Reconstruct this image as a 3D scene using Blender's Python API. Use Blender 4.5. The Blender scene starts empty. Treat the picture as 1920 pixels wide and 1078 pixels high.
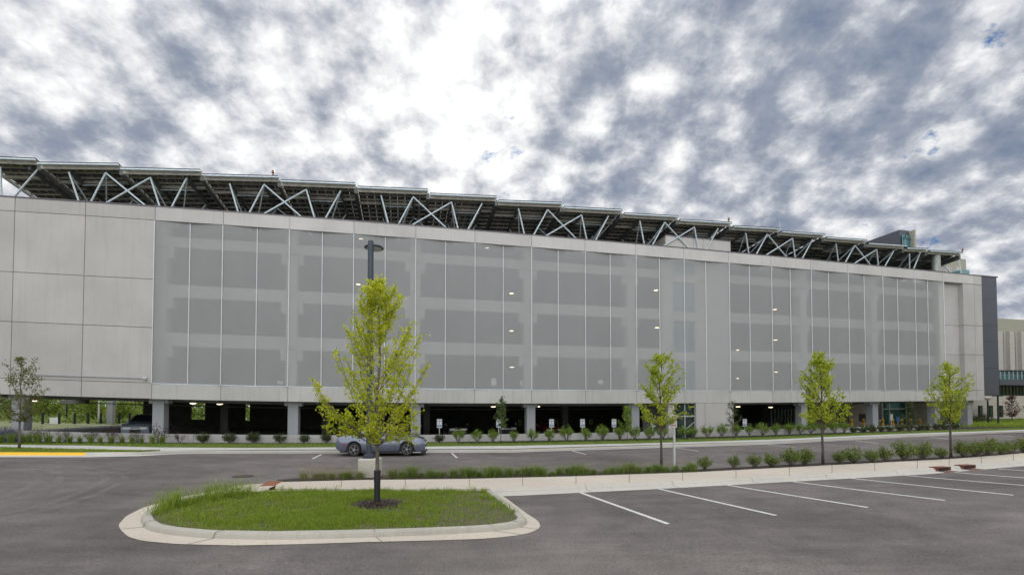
import bpy, math, random
import numpy as np
from mathutils import Vector
random.seed(7); rng=np.random.default_rng(7)
R=math.radians
S=bpy.context.scene
COL=S.collection

# ------------------------------------------------------------------ camera model
F=900.0; PITCH=R(1.5); CX=960.0; PYC=742.0; EYE=2.5
SP,CP=math.sin(PITCH),math.cos(PITCH)
def ray(x,y):
    v=PYC-y
    den=F*CP-v*SP
    return (x-CX)/den,(F*SP+v*CP)/den          # X/Y , (z-eye)/Y
cam=bpy.data.cameras.new('camera'); co=bpy.data.objects.new('camera',cam); COL.objects.link(co)
co.location=(0,0,EYE); co.rotation_euler=(R(90)+PITCH,0,0)
cam.sensor_width=36; cam.lens=36*F/1920; cam.shift_y=(PYC-539)/1920; cam.clip_end=6000; cam.clip_start=.05
S.camera=co

def zg(X,Y):                                   # the gently dished terrain
    X=max(-75,min(75,X)); return .015*X*X/(max(Y,0)+3)
def G(x,y,dz=0.0):                             # where the sight line meets the terrain
    q,s=ray(x,y); z=dz
    Y=30.
    for _ in range(25):
        Y=(z-EYE)/s if s<-1e-4 else 300.
        Y=min(max(Y,1.),300.); z=zg(q*Y,Y)+dz
    return Vector((q*Y,Y,z))

# ------------------------------------------------------------------ facade frame (u along, w inward, z up)
TOP=[(0,368),(27,370.5),(162,379),(293,388.5),(419,398),(543,406),(640,412),(779,423),(891,431),(1000,441),(1096,450),(1191,459),(1281,465),(1440,480),(1680,503),(1840,517)]
ZTOP=15.7
_q=[];_i=[]
for x,y in TOP:
    q,s=ray(x,y); _q.append(q); _i.append(s/(ZTOP-EYE))
_c=np.polyfit(_q,_i,2)
qq=np.linspace(-2.3,1.3,1600); YY=1/np.polyval(_c,qq); XX=qq*YY
UU=np.concatenate([[0],np.cumsum(np.hypot(np.diff(XX),np.diff(YY)))])
N=Vector((-math.sin(R(12.5)),math.cos(R(12.5))))
T=Vector((math.cos(R(12.5)),math.sin(R(12.5))))
def sag(u): 
    X=np.interp(u,UU,XX); Y=np.interp(u,UU,YY); p=max(-1050,min(1050,900*X/Y))
    return 5.3e-7*p*p
def P(u,w,z):
    X=float(np.interp(u,UU,XX)); Y=float(np.interp(u,UU,YY))
    zz=z+sag(u)*(ZTOP-z)/12.8 if z<ZTOP else z
    return Vector((X+w*N.x,Y+w*N.y,zz))
def U(x,y=600,w=0.):                            # u where the line of sight at column x crosses depth w
    q,_=ray(x,y)
    r=(XX+w*N.x)/(YY+w*N.y)
    return float(np.interp(q,r,UU))
def Z(x,y,w=0.):                                # local z there
    q,s=ray(x,y); u=U(x,y,w); p=P(u,w,20)
    z=EYE+p.y*s
    sg=sag(u)
    if z<ZTOP:
        k=sg/12.8; z=(z-k*ZTOP)/(1-k)
    return z

# ------------------------------------------------------------------ mesh helpers
OFF={}
class MB:
    def __init__(s): s.v=[]; s.f=[]; s.n=0
    def add(s,vs,fs):
        b=len(s.v); s.v.extend([tuple(a) for a in vs]); s.f.extend([tuple(i+b for i in f) for f in fs]); return s
    def hexa(s,c):                                # c: 8 corners, bottom 4 then top 4
        return s.add(c,[(3,2,1,0),(4,5,6,7),(0,1,5,4),(1,2,6,5),(2,3,7,6),(3,0,4,7)])
    def box(s,x0,x1,y0,y1,z0,z1):
        return s.hexa([(x0,y0,z0),(x1,y0,z0),(x1,y1,z0),(x0,y1,z0),(x0,y0,z1),(x1,y0,z1),(x1,y1,z1),(x0,y1,z1)])
    def ubox(s,u0,u1,w0,w1,z0,z1,step=4.):
        n=max(1,int(math.ceil((u1-u0)/step))); vs=[]
        for i in range(n+1):
            u=u0+(u1-u0)*i/n
            vs+=[P(u,w0,z0),P(u,w1,z0),P(u,w1,z1),P(u,w0,z1)]
        fs=[(0,1,2,3),tuple(4*n+k for k in (3,2,1,0))]
        for i in range(n):
            a=4*i;b=a+4
            for k in range(4): fs.append((a+k,b+k,b+(k+1)%4,a+(k+1)%4))
        return s.add(vs,fs)
    def tube(s,pts,rad,n=6,cap=True):
        pts=[Vector(p) for p in pts]
        if not hasattr(rad,'__len__'): rad=[rad]*len(pts)
        vs=[];fs=[]
        prev=None
        for i,p in enumerate(pts):
            d=(pts[min(i+1,len(pts)-1)]-pts[max(i-1,0)]).normalized()
            a=Vector((0,0,1)) if abs(d.z)<.9 else Vector((1,0,0))
            if prev is not None: a=prev
            e=d.cross(a).normalized(); g=e.cross(d).normalized(); prev=g
            for k in range(n):
                t=2*math.pi*(k+.5)/n; vs.append(p+(e*math.cos(t)+g*math.sin(t))*rad[i])
        for i in range(len(pts)-1):
            for k in range(n):
                a=i*n+k;b=i*n+(k+1)%n; fs.append((a,b,b+n,a+n))
        if cap:
            fs.append(tuple(range(n))[::-1]); fs.append(tuple((len(pts)-1)*n+k for k in range(n)))
        return s.add(vs,fs)
    def lathe(s,c,prof,n=16,axis='z'):
        c=Vector(c);vs=[];fs=[]
        for r,h in prof:
            for k in range(n):
                t=2*math.pi*k/n
                if axis=='z': vs.append(c+Vector((r*math.cos(t),r*math.sin(t),h)))
                else: vs.append(c+Vector((r*math.cos(t),h,r*math.sin(t))))
        m=len(prof)
        for i in range(m-1):
            for k in range(n):
                a=i*n+k;b=i*n+(k+1)%n; fs.append((a,b,b+n,a+n))
        fs.append(tuple(range(n))[::-1]); fs.append(tuple((m-1)*n+k for k in range(n)))
        return s.add(vs,fs)
    def strip(s,rows):                            # rows: list of equal-length point lists
        m=len(rows[0]); vs=[p for r in rows for p in r]
        return s.add(vs,[(i*m+j,i*m+j+1,(i+1)*m+j+1,(i+1)*m+j) for i in range(len(rows)-1) for j in range(m-1)])
    def build(s,name,m,parent=None,smooth=False,bevel=0):
        me=bpy.data.meshes.new(name)
        off=OFF.get(parent.name,Vector((0,0,0))) if parent else Vector((0,0,0))
        v=np.array(s.v,dtype=float)-np.array(off)
        me.from_pydata(v.tolist(),[],s.f); me.update()
        o=bpy.data.objects.new(name,me); COL.objects.link(o)
        me.materials.append(m)
        if smooth:
            me.polygons.foreach_set('use_smooth',[True]*len(me.polygons))
        if parent: o.parent=parent; OFF[o.name]=off
        if bevel:
            b=o.modifiers.new('b','BEVEL'); b.width=bevel; b.segments=2; b.limit_method='ANGLE'; b.angle_limit=R(40)
        return o
def quadmesh(name,V,m,parent=None,k=4):           # V: (n*k,3) numpy, every k verts one face
    off=OFF.get(parent.name,Vector((0,0,0))) if parent else Vector((0,0,0))
    V=np.asarray(V,dtype=np.float32)-np.array(off,dtype=np.float32); n=len(V)//k
    me=bpy.data.meshes.new(name); me.vertices.add(n*k); me.vertices.foreach_set('co',V.ravel())
    me.loops.add(n*k); me.loops.foreach_set('vertex_index',np.arange(n*k,dtype=np.int32))
    me.polygons.add(n); me.polygons.foreach_set('loop_start',np.arange(0,n*k,k,dtype=np.int32))
    me.polygons.foreach_set('loop_total',np.full(n,k,dtype=np.int32)); me.update(); me.validate()
    me.materials.append(m)
    o=bpy.data.objects.new(name,me); COL.objects.link(o)
    if parent: o.parent=parent; OFF[o.name]=off
    return o
def empty(name,loc=(0,0,0)):
    o=bpy.data.objects.new(name,None); COL.objects.link(o); o.location=loc; o.empty_display_size=.3
    OFF[o.name]=Vector(loc); return o
def tag(o,label=None,cat=None,group=None,kind=None):
    if label: o['label']=label
    if cat: o['category']=cat
    if group: o['group']=group
    if kind: o['kind']=kind
    return o
def copy_tree(o,parent=None):
    c=o.copy(); COL.objects.link(c)
    if parent: c.parent=parent
    for ch in list(o.children): copy_tree(ch,c)
    return c
ORD='first second third fourth fifth sixth seventh eighth ninth tenth eleventh twelfth thirteenth fourteenth fifteenth sixteenth seventeenth eighteenth nineteenth twentieth'.split()
def ordn(i):
    i+=1
    if i<=20: return ORD[i-1]
    t={2:'twenty',3:'thirty',4:'forty',5:'fifty'}[i//10]
    return t+'-'+ORD[i%10-1] if i%10 else {'twenty':'twentieth','thirty':'thirtieth','forty':'fortieth','fifty':'fiftieth'}[t]

# ------------------------------------------------------------------ materials
def newmat(name):
    m=bpy.data.materials.new(name); m.use_nodes=True; nt=m.node_tree; nt.nodes.clear()
    out=nt.nodes.new('ShaderNodeOutputMaterial'); return m,nt,out
def L(nt,a,b): nt.links.new(a,b)
def noise(nt,scale,detail=4,rough=.6,coord='Object',vec=None,stretch=None):
    t=nt.nodes.new('ShaderNodeTexNoise'); t.inputs['Scale'].default_value=scale; t.inputs['Detail'].default_value=detail; t.inputs['Roughness'].default_value=rough
    if vec is None:
        g=nt.nodes.new('ShaderNodeNewGeometry'); vec=g.outputs['Position']
    if stretch:
        mp=nt.nodes.new('ShaderNodeMapping'); mp.inputs['Scale'].default_value=stretch; L(nt,vec,mp.inputs[0]); vec=mp.outputs[0]
    L(nt,vec,t.inputs['Vector']); return t.outputs['Fac']
def ramp(nt,fac,stops):
    r=nt.nodes.new('ShaderNodeValToRGB'); e=r.color_ramp.elements
    while len(e)<len(stops): e.new(.5)
    for i,(p,c) in enumerate(stops):
        e[i].position=p; e[i].color=(*c,1) if len(c)==3 else c
    L(nt,fac,r.inputs[0]); return r.outputs[0]
def mix(nt,fac,a,b,mode='MIX'):
    m=nt.nodes.new('ShaderNodeMix'); m.data_type='RGBA'; m.blend_type=mode
    if isinstance(fac,(int,float)): m.inputs[0].default_value=fac
    else: L(nt,fac,m.inputs[0])
    for k,c in ((6,a),(7,b)):
        if isinstance(c,tuple): m.inputs[k].default_value=(*c,1)
        else: L(nt,c,m.inputs[k])
    return m.outputs[2]
def mat(name,col,rough=.8,metal=0,var=.0,vscale=3,spec=.5,bump=0,bscale=30,stretch=None,emit=None,es=0,col2=None):
    m,nt,out=newmat(name); b=nt.nodes.new('ShaderNodeBsdfPrincipled'); L(nt,b.outputs[0],out.inputs[0])
    b.inputs['Roughness'].default_value=rough; b.inputs['Metallic'].default_value=metal; b.inputs['Specular IOR Level'].default_value=spec
    if var or col2:
        n=noise(nt,vscale,5,.6,stretch=stretch)
        lo=tuple(c*(1-var) for c in col); hi=col2 or tuple(min(1,c*(1+var)) for c in col)
        L(nt,ramp(nt,n,[(.32,lo),(.68,hi)]),b.inputs['Base Color'])
    else: b.inputs['Base Color'].default_value=(*col,1)
    if bump:
        bp=nt.nodes.new('ShaderNodeBump'); bp.inputs['Strength'].default_value=bump; bp.inputs['Distance'].default_value=.02
        L(nt,noise(nt,bscale,4),bp.inputs['Height']); L(nt,bp.outputs[0],b.inputs['Normal'])
    if emit:
        b.inputs['Emission Color'].default_value=(*emit,1); b.inputs['Emission Strength'].default_value=es
    return m
def concrete_mat(name,col,streak=.17,brown=.3):
    m,nt,out=newmat(name); b=nt.nodes.new('ShaderNodeBsdfPrincipled'); L(nt,b.outputs[0],out.inputs[0]); b.inputs['Roughness'].default_value=.85
    n1=noise(nt,.35,5,.6); n2=noise(nt,1.6,6,.7,stretch=(3,3,.16)); n3=noise(nt,40,3,.6)
    c=ramp(nt,n1,[(.3,tuple(a*.89 for a in col)),(.7,tuple(a*1.06 for a in col))])
    c=mix(nt,ramp(nt,n2,[(.50,(0,0,0)),(.8,(streak*3,)*3)]),c,tuple(a*.72 for a in col))
    n4=noise(nt,.9,5,.7,stretch=(2.2,2.2,.12))
    c=mix(nt,ramp(nt,n4,[(.60,(0,0,0)),(.78,(brown,)*3)]),c,(col[0]*.85,col[1]*.72,col[2]*.5))
    c=mix(nt,.12,c,ramp(nt,n3,[(.3,(.1,.1,.1)),(.7,(.8,.8,.8))]),'MULTIPLY')
    oi=nt.nodes.new('ShaderNodeObjectInfo')
    c=mix(nt,1.,c,ramp(nt,oi.outputs['Random'],[(0,(.93,.93,.925)),(1,(1.05,1.045,1.04))]),'MULTIPLY')
    L(nt,c,b.inputs['Base Color'])
    return m
def leaf_mat(name,c1,c2,trans=.4,rough=.5):
    m,nt,out=newmat(name)
    g=nt.nodes.new('ShaderNodeNewGeometry')
    c=ramp(nt,g.outputs['Random Per Island'],[(0,c1),(1,c2)])
    d=nt.nodes.new('ShaderNodeBsdfPrincipled'); d.inputs['Roughness'].default_value=rough; d.inputs['Specular IOR Level'].default_value=.3
    t=nt.nodes.new('ShaderNodeBsdfTranslucent'); mx=nt.nodes.new('ShaderNodeMixShader'); mx.inputs[0].default_value=trans
    L(nt,c,d.inputs['Base Color']); L(nt,c,t.inputs['Color']); L(nt,d.outputs[0],mx.inputs[1]); L(nt,t.outputs[0],mx.inputs[2]); L(nt,mx.outputs[0],out.inputs[0])
    return m
def asphalt_mat():
    m,nt,out=newmat('asphalt'); b=nt.nodes.new('ShaderNodeBsdfPrincipled'); L(nt,b.outputs[0],out.inputs[0]); b.inputs['Roughness'].default_value=.82; b.inputs['Specular IOR Level'].default_value=.35
    col=(.150,.134,.126)
    n1=noise(nt,.16,6,.62); n2=noise(nt,1.3,5,.6); n3=noise(nt,22,8,.9); n5=noise(nt,.8,7,.72,stretch=(.35,1.6,1))
    c=ramp(nt,n1,[(.36,tuple(a*.68 for a in col)),(.62,tuple(a*1.2 for a in col))])
    c=mix(nt,.5,c,ramp(nt,n2,[(.3,(.72,.72,.72)),(.7,(1.15,1.15,1.15))]),'MULTIPLY')
    c=mix(nt,.6,c,ramp(nt,n5,[(.35,(.62,.62,.62)),(.65,(1.16,1.16,1.16))]),'MULTIPLY')
    c=mix(nt,.75,c,ramp(nt,n3,[(.38,(.42,.42,.42)),(.62,(1.58,1.55,1.52))]),'MULTIPLY')
    n4=noise(nt,7,5,.75)
    n6=noise(nt,.4,3,.6)
    lt=mix(nt,1.,ramp(nt,n4,[(.64,(0,0,0)),(.70,(.8,.8,.8))]),ramp(nt,n6,[(.5,(0,0,0)),(.62,(1,1,1))]),'MULTIPLY')
    c=mix(nt,lt,c,(.36,.33,.29))
    L(nt,c,b.inputs['Base Color'])
    bp=nt.nodes.new('ShaderNodeBump'); bp.inputs['Strength'].default_value=.5; bp.inputs['Distance'].default_value=.008
    L(nt,noise(nt,120,3),bp.inputs['Height']); L(nt,bp.outputs[0],b.inputs['Normal'])
    return m
def screen_mat():
    m,nt,out=newmat('mesh_fabric'); d=nt.nodes.new('ShaderNodeBsdfDiffuse'); t=nt.nodes.new('ShaderNodeBsdfTransparent'); mx=nt.nodes.new('ShaderNodeMixShader')
    L(nt,ramp(nt,noise(nt,.5,4,.6,stretch=(1,1,.5)),[(.3,(.455,.46,.462)),(.7,(.49,.497,.50))]),d.inputs[0])
    mx.inputs[0].default_value=.40
    L(nt,d.outputs[0],mx.inputs[1]); L(nt,t.outputs[0],mx.inputs[2]); L(nt,mx.outputs[0],out.inputs[0]); return m
def glass_mat(name,col,rough=.05,tr=.35):
    m,nt,out=newmat(name); b=nt.nodes.new('ShaderNodeBsdfPrincipled'); t=nt.nodes.new('ShaderNodeBsdfTransparent'); mx=nt.nodes.new('ShaderNodeMixShader')
    b.inputs['Base Color'].default_value=(*col,1); b.inputs['Roughness'].default_value=rough; b.inputs['Specular IOR Level'].default_value=.8
    t.inputs[0].default_value=(.55,.7,.66,1); mx.inputs[0].default_value=tr
    L(nt,b.outputs[0],mx.inputs[1]); L(nt,t.outputs[0],mx.inputs[2]); L(nt,mx.outputs[0],out.inputs[0]); return m

M={}
M['asphalt']=asphalt_mat()
M['precast']=concrete_mat('precast_concrete',(.52,.503,.487))
M['parapet']=concrete_mat('parapet_concrete',(.60,.585,.57))
M['precast2']=concrete_mat('stained_precast',(.53,.52,.50),.3,.6)
M['column']=concrete_mat('column_concrete',(.36,.375,.40),.1,.05)
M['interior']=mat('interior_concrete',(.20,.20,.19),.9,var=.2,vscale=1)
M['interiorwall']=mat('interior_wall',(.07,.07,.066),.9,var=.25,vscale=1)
M['joint']=mat('joint_sealant',(.20,.165,.13),.9)
M['screen']=screen_mat()
M['mullion']=mat('white_mullion',(.72,.74,.75),.4,var=.05)
M['cap']=mat('coping_metal',(.12,.11,.12),.4,.6)
M['kerb']=concrete_mat('kerb_concrete',(.55,.525,.47),.25,.3)
M['islkerb']=concrete_mat('island_kerb_concrete',(.46,.435,.375),.3,.3)
M['walk']=concrete_mat('pavement_concrete',(.55,.49,.41),.2,.35)
M['walkfar']=concrete_mat('far_pavement_concrete',(.58,.57,.54),.15,.1)
M['yellow']=mat('yellow_kerb_paint',(.80,.47,.01),.5,var=.08)
M['white']=mat('white_road_paint',(.74,.74,.72),.6,col2=(.50,.49,.47),var=.05,vscale=9)
M['steel']=mat('galvanised_steel',(.58,.66,.70),.42,.35,var=.15,vscale=6)
M['steeldk']=mat('dull_steel',(.38,.41,.39),.5,.3,var=.2,vscale=4)
M['beam']=mat('dark_beam',(.15,.165,.165),.6,.2,var=.2)
M['purlin']=mat('purlin',(.44,.42,.37),.5,.3,var=.2)
M['pv']=mat('solar_module_back',(.032,.036,.052),.3,0,var=.4,vscale=.8)
M['post']=mat('slate_blue_paint',(.05,.065,.085),.4,.2,var=.1)
M['black']=mat('black_plastic',(.016,.016,.018),.5)
M['mulch']=mat('mulch',(.035,.026,.022),.95,var=.5,vscale=25,bump=.8,bscale=40)
M['soil']=mat('dry_soil',(.17,.13,.085),.95,col2=(.07,.085,.03),var=.3,vscale=2.5)
M['lawn']=mat('lawn',(.08,.13,.016),.95,col2=(.12,.18,.024),var=.3,vscale=3,bump=.6,bscale=60)
M['ground']=mat('meadow',(.075,.10,.025),.95,col2=(.14,.16,.05),var=.3,vscale=.15)
M['bark']=mat('bark',(.15,.125,.105),.9,var=.35,vscale=12)
M['barkdk']=mat('dark_bark',(.085,.065,.055),.9,var=.3,vscale=12)
M['grey_metal']=mat('grey_metal_panel',(.085,.092,.115),.5,.2,var=.05)
M['stone']=mat('beige_stone',(.50,.46,.40),.85,var=.1,vscale=1.5)
M['beige']=mat('beige_panel',(.36,.35,.29),.8,var=.06)
M['fin']=mat('white_fin',(.50,.47,.44),.7,var=.08)
M['glass']=glass_mat('green_glass',(.02,.08,.075),.05,.25)
M['glassblue']=mat('sky_blue_glass',(.08,.24,.26),.08,0,spec=.9,var=.2,vscale=.6)
M['glassdk']=mat('dark_window_glass',(.012,.03,.028),.06,0,spec=.9)
M['frame']=mat('pale_frame',(.5,.52,.52),.5)
M['bollard']=mat('bollard_yellow',(.62,.34,.02),.5)
M['signwhite']=mat('sign_white',(.72,.74,.76),.5)
M['lit_paper']=mat('white_notice',(.9,.9,.88),.5)
M['signblue']=mat('sign_blue',(.06,.14,.30),.5)
M['signback']=mat('sign_face_cream',(.62,.60,.54),.5)
M['signred']=mat('sign_red',(.28,.04,.04),.5)
M['signgreen']=mat('sign_green_yellow',(.30,.36,.08),.5)
M['galv']=mat('pale_post',(.52,.52,.50),.5,.1)
M['rust']=mat('cast_iron_rust',(.16,.055,.03),.85,var=.35,vscale=10)
M['chiprust']=mat('dark_cast_iron',(.045,.035,.03),.9)
M['tactile']=mat('tactile_plate',(.24,.085,.035),.8,var=.2,vscale=10)
M['orange']=mat('amber_lens',(.22,.10,.03),.4)
M['paint']=mat('car_grey_blue',(.145,.165,.225),.2,.3,spec=.7)
M['paint2']=mat('car_silver_blue',(.24,.29,.35),.25,.5,spec=.7)
M['paintblk']=mat('car_black',(.012,.012,.013),.2,0,spec=.7)
M['paintred']=mat('car_dark_red',(.09,.01,.012),.25,.2,spec=.7)
M['stripe']=mat('car_black_trim',(.012,.013,.016),.3,0)
M['tyre']=mat('tyre_rubber',(.018,.018,.018),.85)
M['rim']=mat('black_rim',(.20,.20,.21),.3,.6)
M['hub']=mat('silver_hub',(.6,.6,.62),.3,.8)
M['carglass']=mat('car_glass',(.012,.016,.02),.05,0,spec=.9)
M['redlens']=mat('red_lens',(.35,.02,.02),.3)
M['amber']=mat('headlamp',(.7,.72,.72),.15)
M['lamp']=mat('lit_luminaire',(.9,.85,.7),.5,emit=(1,.80,.52),es=2.4)
M['houselight']=mat('luminaire_housing',(.4,.4,.38),.5)
M['leaf']=leaf_mat('chartreuse_leaf',(.33,.40,.012),(.64,.66,.05),.5)
M['leaf2']=leaf_mat('spring_leaf',(.26,.34,.014),(.54,.60,.06),.48)
M['leaf3']=leaf_mat('dull_leaf',(.10,.12,.02),(.18,.19,.04),.4)
M['leaf4']=leaf_mat('grey_green_leaf',(.09,.14,.04),(.17,.24,.07),.4)
M['redleaf']=leaf_mat('burgundy_leaf',(.03,.012,.018),(.07,.028,.035),.3)
M['redtree']=leaf_mat('russet_leaf',(.10,.035,.03),(.18,.08,.05),.4)
M['shrub']=leaf_mat('shrub_leaf',(.08,.12,.022),(.22,.29,.06),.35)
M['shrublight']=leaf_mat('light_shrub_leaf',(.14,.22,.03),(.28,.40,.06),.4)
M['shrubdk']=leaf_mat('dark_shrub_leaf',(.04,.065,.022),(.10,.13,.04),.3)
M['grass']=leaf_mat('grass_blade',(.15,.235,.02),(.36,.46,.06),.4)
M['ograss']=leaf_mat('ornamental_grass_blade',(.12,.19,.035),(.28,.37,.09),.4)
M['dry']=leaf_mat('dry_grass_blade',(.30,.24,.13),(.42,.36,.22),.3)
M['backleaf']=leaf_mat('background_leaf',(.11,.17,.02),(.26,.34,.05),.5)
M['backleafdk']=leaf_mat('background_leaf_dark',(.04,.07,.02),(.10,.15,.04),.4)
M['backleafmid']=leaf_mat('thicket_leaf',(.05,.09,.02),(.22,.29,.06),.45)
M['lav']=leaf_mat('lavender_bloom',(.10,.09,.20),(.16,.15,.28),.3)

for k_ in ('paint','paint2','paintblk','paintred'):
    for n_ in M[k_].node_tree.nodes:
        if n_.type=='BSDF_PRINCIPLED': n_.inputs['Coat Weight'].default_value=1.0; n_.inputs['Coat Roughness'].default_value=.04
# ------------------------------------------------------------------ world
SUN_EL,SUN_AZ=R(31),R(-8)
w=bpy.data.worlds.new('World'); S.world=w; w.use_nodes=True; nt=w.node_tree; nt.nodes.clear()
wo=nt.nodes.new('ShaderNodeOutputWorld'); bg=nt.nodes.new('ShaderNodeBackground'); L(nt,bg.outputs[0],wo.inputs[0]); bg.inputs[1].default_value=.1
sky=nt.nodes.new('ShaderNodeTexSky'); sky.sky_type='NISHITA'; sky.sun_disc=False; sky.sun_elevation=SUN_EL; sky.sun_rotation=SUN_AZ
tc=nt.nodes.new('ShaderNodeTexCoord'); sx=nt.nodes.new('ShaderNodeSeparateXYZ'); L(nt,tc.outputs['Generated'],sx.inputs[0])
def mth(op,a,b=None,c=None,clamp=False):
    n=nt.nodes.new('ShaderNodeMath'); n.operation=op; n.use_clamp=clamp
    for i,v in enumerate((a,b,c)):
        if v is None: continue
        if isinstance(v,(int,float)): n.inputs[i].default_value=v
        else: L(nt,v,n.inputs[i])
    return n.outputs[0]
zc=mth('ADD',mth('MAXIMUM',sx.outputs[2],0.0),.48)
cv=nt.nodes.new('ShaderNodeCombineXYZ'); L(nt,mth('DIVIDE',sx.outputs[0],zc),cv.inputs[0]); L(nt,mth('DIVIDE',sx.outputs[1],zc),cv.inputs[1])
cvo=cv.outputs[0]
def wn(scale,det,rough,dist=0,off=(0,0,0),sc=(1,1,1),rot=0):
    mp=nt.nodes.new('ShaderNodeMapping'); mp.inputs['Location'].default_value=off; mp.inputs['Scale'].default_value=sc; mp.inputs['Rotation'].default_value=(0,0,rot); L(nt,cvo,mp.inputs[0])
    t=nt.nodes.new('ShaderNodeTexNoise'); t.inputs['Scale'].default_value=scale; t.inputs['Detail'].default_value=det; t.inputs['Roughness'].default_value=rough; t.inputs['Distortion'].default_value=dist
    L(nt,mp.outputs[0],t.inputs['Vector']); return t.outputs['Fac']
def dot(v):
    d=Vector(v).normalized(); n=nt.nodes.new('ShaderNodeVectorMath'); n.operation='DOT_PRODUCT'; L(nt,tc.outputs['Generated'],n.inputs[0]); n.inputs[1].default_value=d; return n.outputs['Value']
def rayd(x,y):
    q,s=ray(x,y); return (q,1,s)
sd=dot(rayd(850,190))
glow=mth('POWER',mth('MAXIMUM',sd,0),22)
glow2=mth('POWER',mth('MAXIMUM',sd,0),160)
rd=mth('POWER',mth('MAXIMUM',dot(rayd(1400,130)),0),9)       # thicker cloud to the right
ld=mth('POWER',mth('MAXIMUM',dot(rayd(40,230)),0),20)
def wv(scale,off,dist,feat='SMOOTH_F1'):
    mp=nt.nodes.new('ShaderNodeMapping'); mp.inputs['Location'].default_value=off; L(nt,cvo,mp.inputs[0])
    n_=nt.nodes.new('ShaderNodeTexNoise'); n_.inputs['Scale'].default_value=scale*1.3; n_.inputs['Detail'].default_value=5; n_.inputs['Roughness'].default_value=.6; L(nt,mp.outputs[0],n_.inputs['Vector'])
    ad=nt.nodes.new('ShaderNodeVectorMath'); ad.operation='MULTIPLY_ADD'; L(nt,n_.outputs['Color'],ad.inputs[0]); ad.inputs[1].default_value=(dist,)*3; L(nt,mp.outputs[0],ad.inputs[2])
    v=nt.nodes.new('ShaderNodeTexVoronoi'); v.feature=feat; v.voronoi_dimensions='2D'; v.inputs['Scale'].default_value=scale; v.inputs['Smoothness'].default_value=.55; L(nt,ad.outputs[0],v.inputs['Vector'])
    return v.outputs['Distance']
cell=wv(14,(1.3,.4,0),.08)                 # altocumulus cells, bright centres
cell2=wv(7.5,(.7,2.2,0),.14)
puff=wn(13.5,8,.60,.15,(3.2,1.1,0))
mid=wn(4.6,5,.5,.2,(0.3,5.1,0))
big=wn(1.5,3,.5,.2,(1.5,7.2,0))
fine=wn(34,6,.65,.2,(5,2,0))
def cen(a,k,c=.5): return mth('MULTIPLY',mth('SUBTRACT',a,c),k)
shade=mth('ADD',mth('ADD',cen(puff,1.0),cen(mid,.50)),mth('ADD',cen(big,.40),cen(fine,.44)))
shade=mth('ADD',shade,mth('ADD',cen(cell,-.52,.42),cen(cell2,-.42,.42)))
shade=mth('ADD',mth('MULTIPLY',shade,.80),.575)
shade=mth('ADD',shade,mth('MULTIPLY',glow,.10)); shade=mth('ADD',shade,mth('MULTIPLY',glow2,.32))
shade=mth('SUBTRACT',shade,mth('MULTIPLY',rd,.17)); shade=mth('SUBTRACT',shade,mth('MULTIPLY',ld,.03))
cl=ramp(nt,shade,[(.16,(1.2,1.5,2.1)),(.38,(1.95,2.18,2.65)),(.52,(3.1,3.25,3.6)),(.65,(4.6,4.7,4.85)),(.84,(6.6,6.6,6.5))])
hole=wn(5.5,7,.6,.3,(2.1,8.4,0))
hm=ramp(nt,mth('ADD',hole,cen(puff,.5)),[(.655,(0,0,0)),(.72,(1,1,1))])
skyc=mix(nt,1.,sky.outputs[0],(.42,.62,1.0),'MULTIPLY')
cc=mix(nt,hm,cl,mix(nt,.9,skyc,(.35,.9,2.0)))
# unseen sky overhead and behind the viewer boosted and warmed to light the facade
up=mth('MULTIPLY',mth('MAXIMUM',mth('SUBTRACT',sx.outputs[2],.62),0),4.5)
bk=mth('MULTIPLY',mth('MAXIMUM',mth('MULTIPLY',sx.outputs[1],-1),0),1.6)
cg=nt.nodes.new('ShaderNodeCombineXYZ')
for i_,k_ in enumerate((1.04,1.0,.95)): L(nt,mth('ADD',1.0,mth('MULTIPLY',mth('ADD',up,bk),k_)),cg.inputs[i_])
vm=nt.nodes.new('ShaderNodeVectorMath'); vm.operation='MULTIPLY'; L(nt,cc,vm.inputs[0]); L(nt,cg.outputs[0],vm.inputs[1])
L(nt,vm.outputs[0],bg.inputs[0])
sun=bpy.data.lights.new('sun','SUN'); sun.energy=1.5; sun.angle=R(11); sun.color=(1,.95,.87)
so=bpy.data.objects.new('sun',sun); COL.objects.link(so)
sv=Vector((math.sin(SUN_AZ)*math.cos(SUN_EL),math.cos(SUN_AZ)*math.cos(SUN_EL),math.sin(SUN_EL)))
so.rotation_euler=sv.to_track_quat('Z','Y').to_euler(); so.location=(0,0,60)
vs_=S.view_settings; vs_.view_transform='Standard'; vs_.look='None'; vs_.gamma=1; vs_.exposure=.75; vs_.use_curve_mapping=False
S.render.engine='CYCLES'; S.cycles.transparent_max_bounces=24; S.cycles.max_bounces=8

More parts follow.
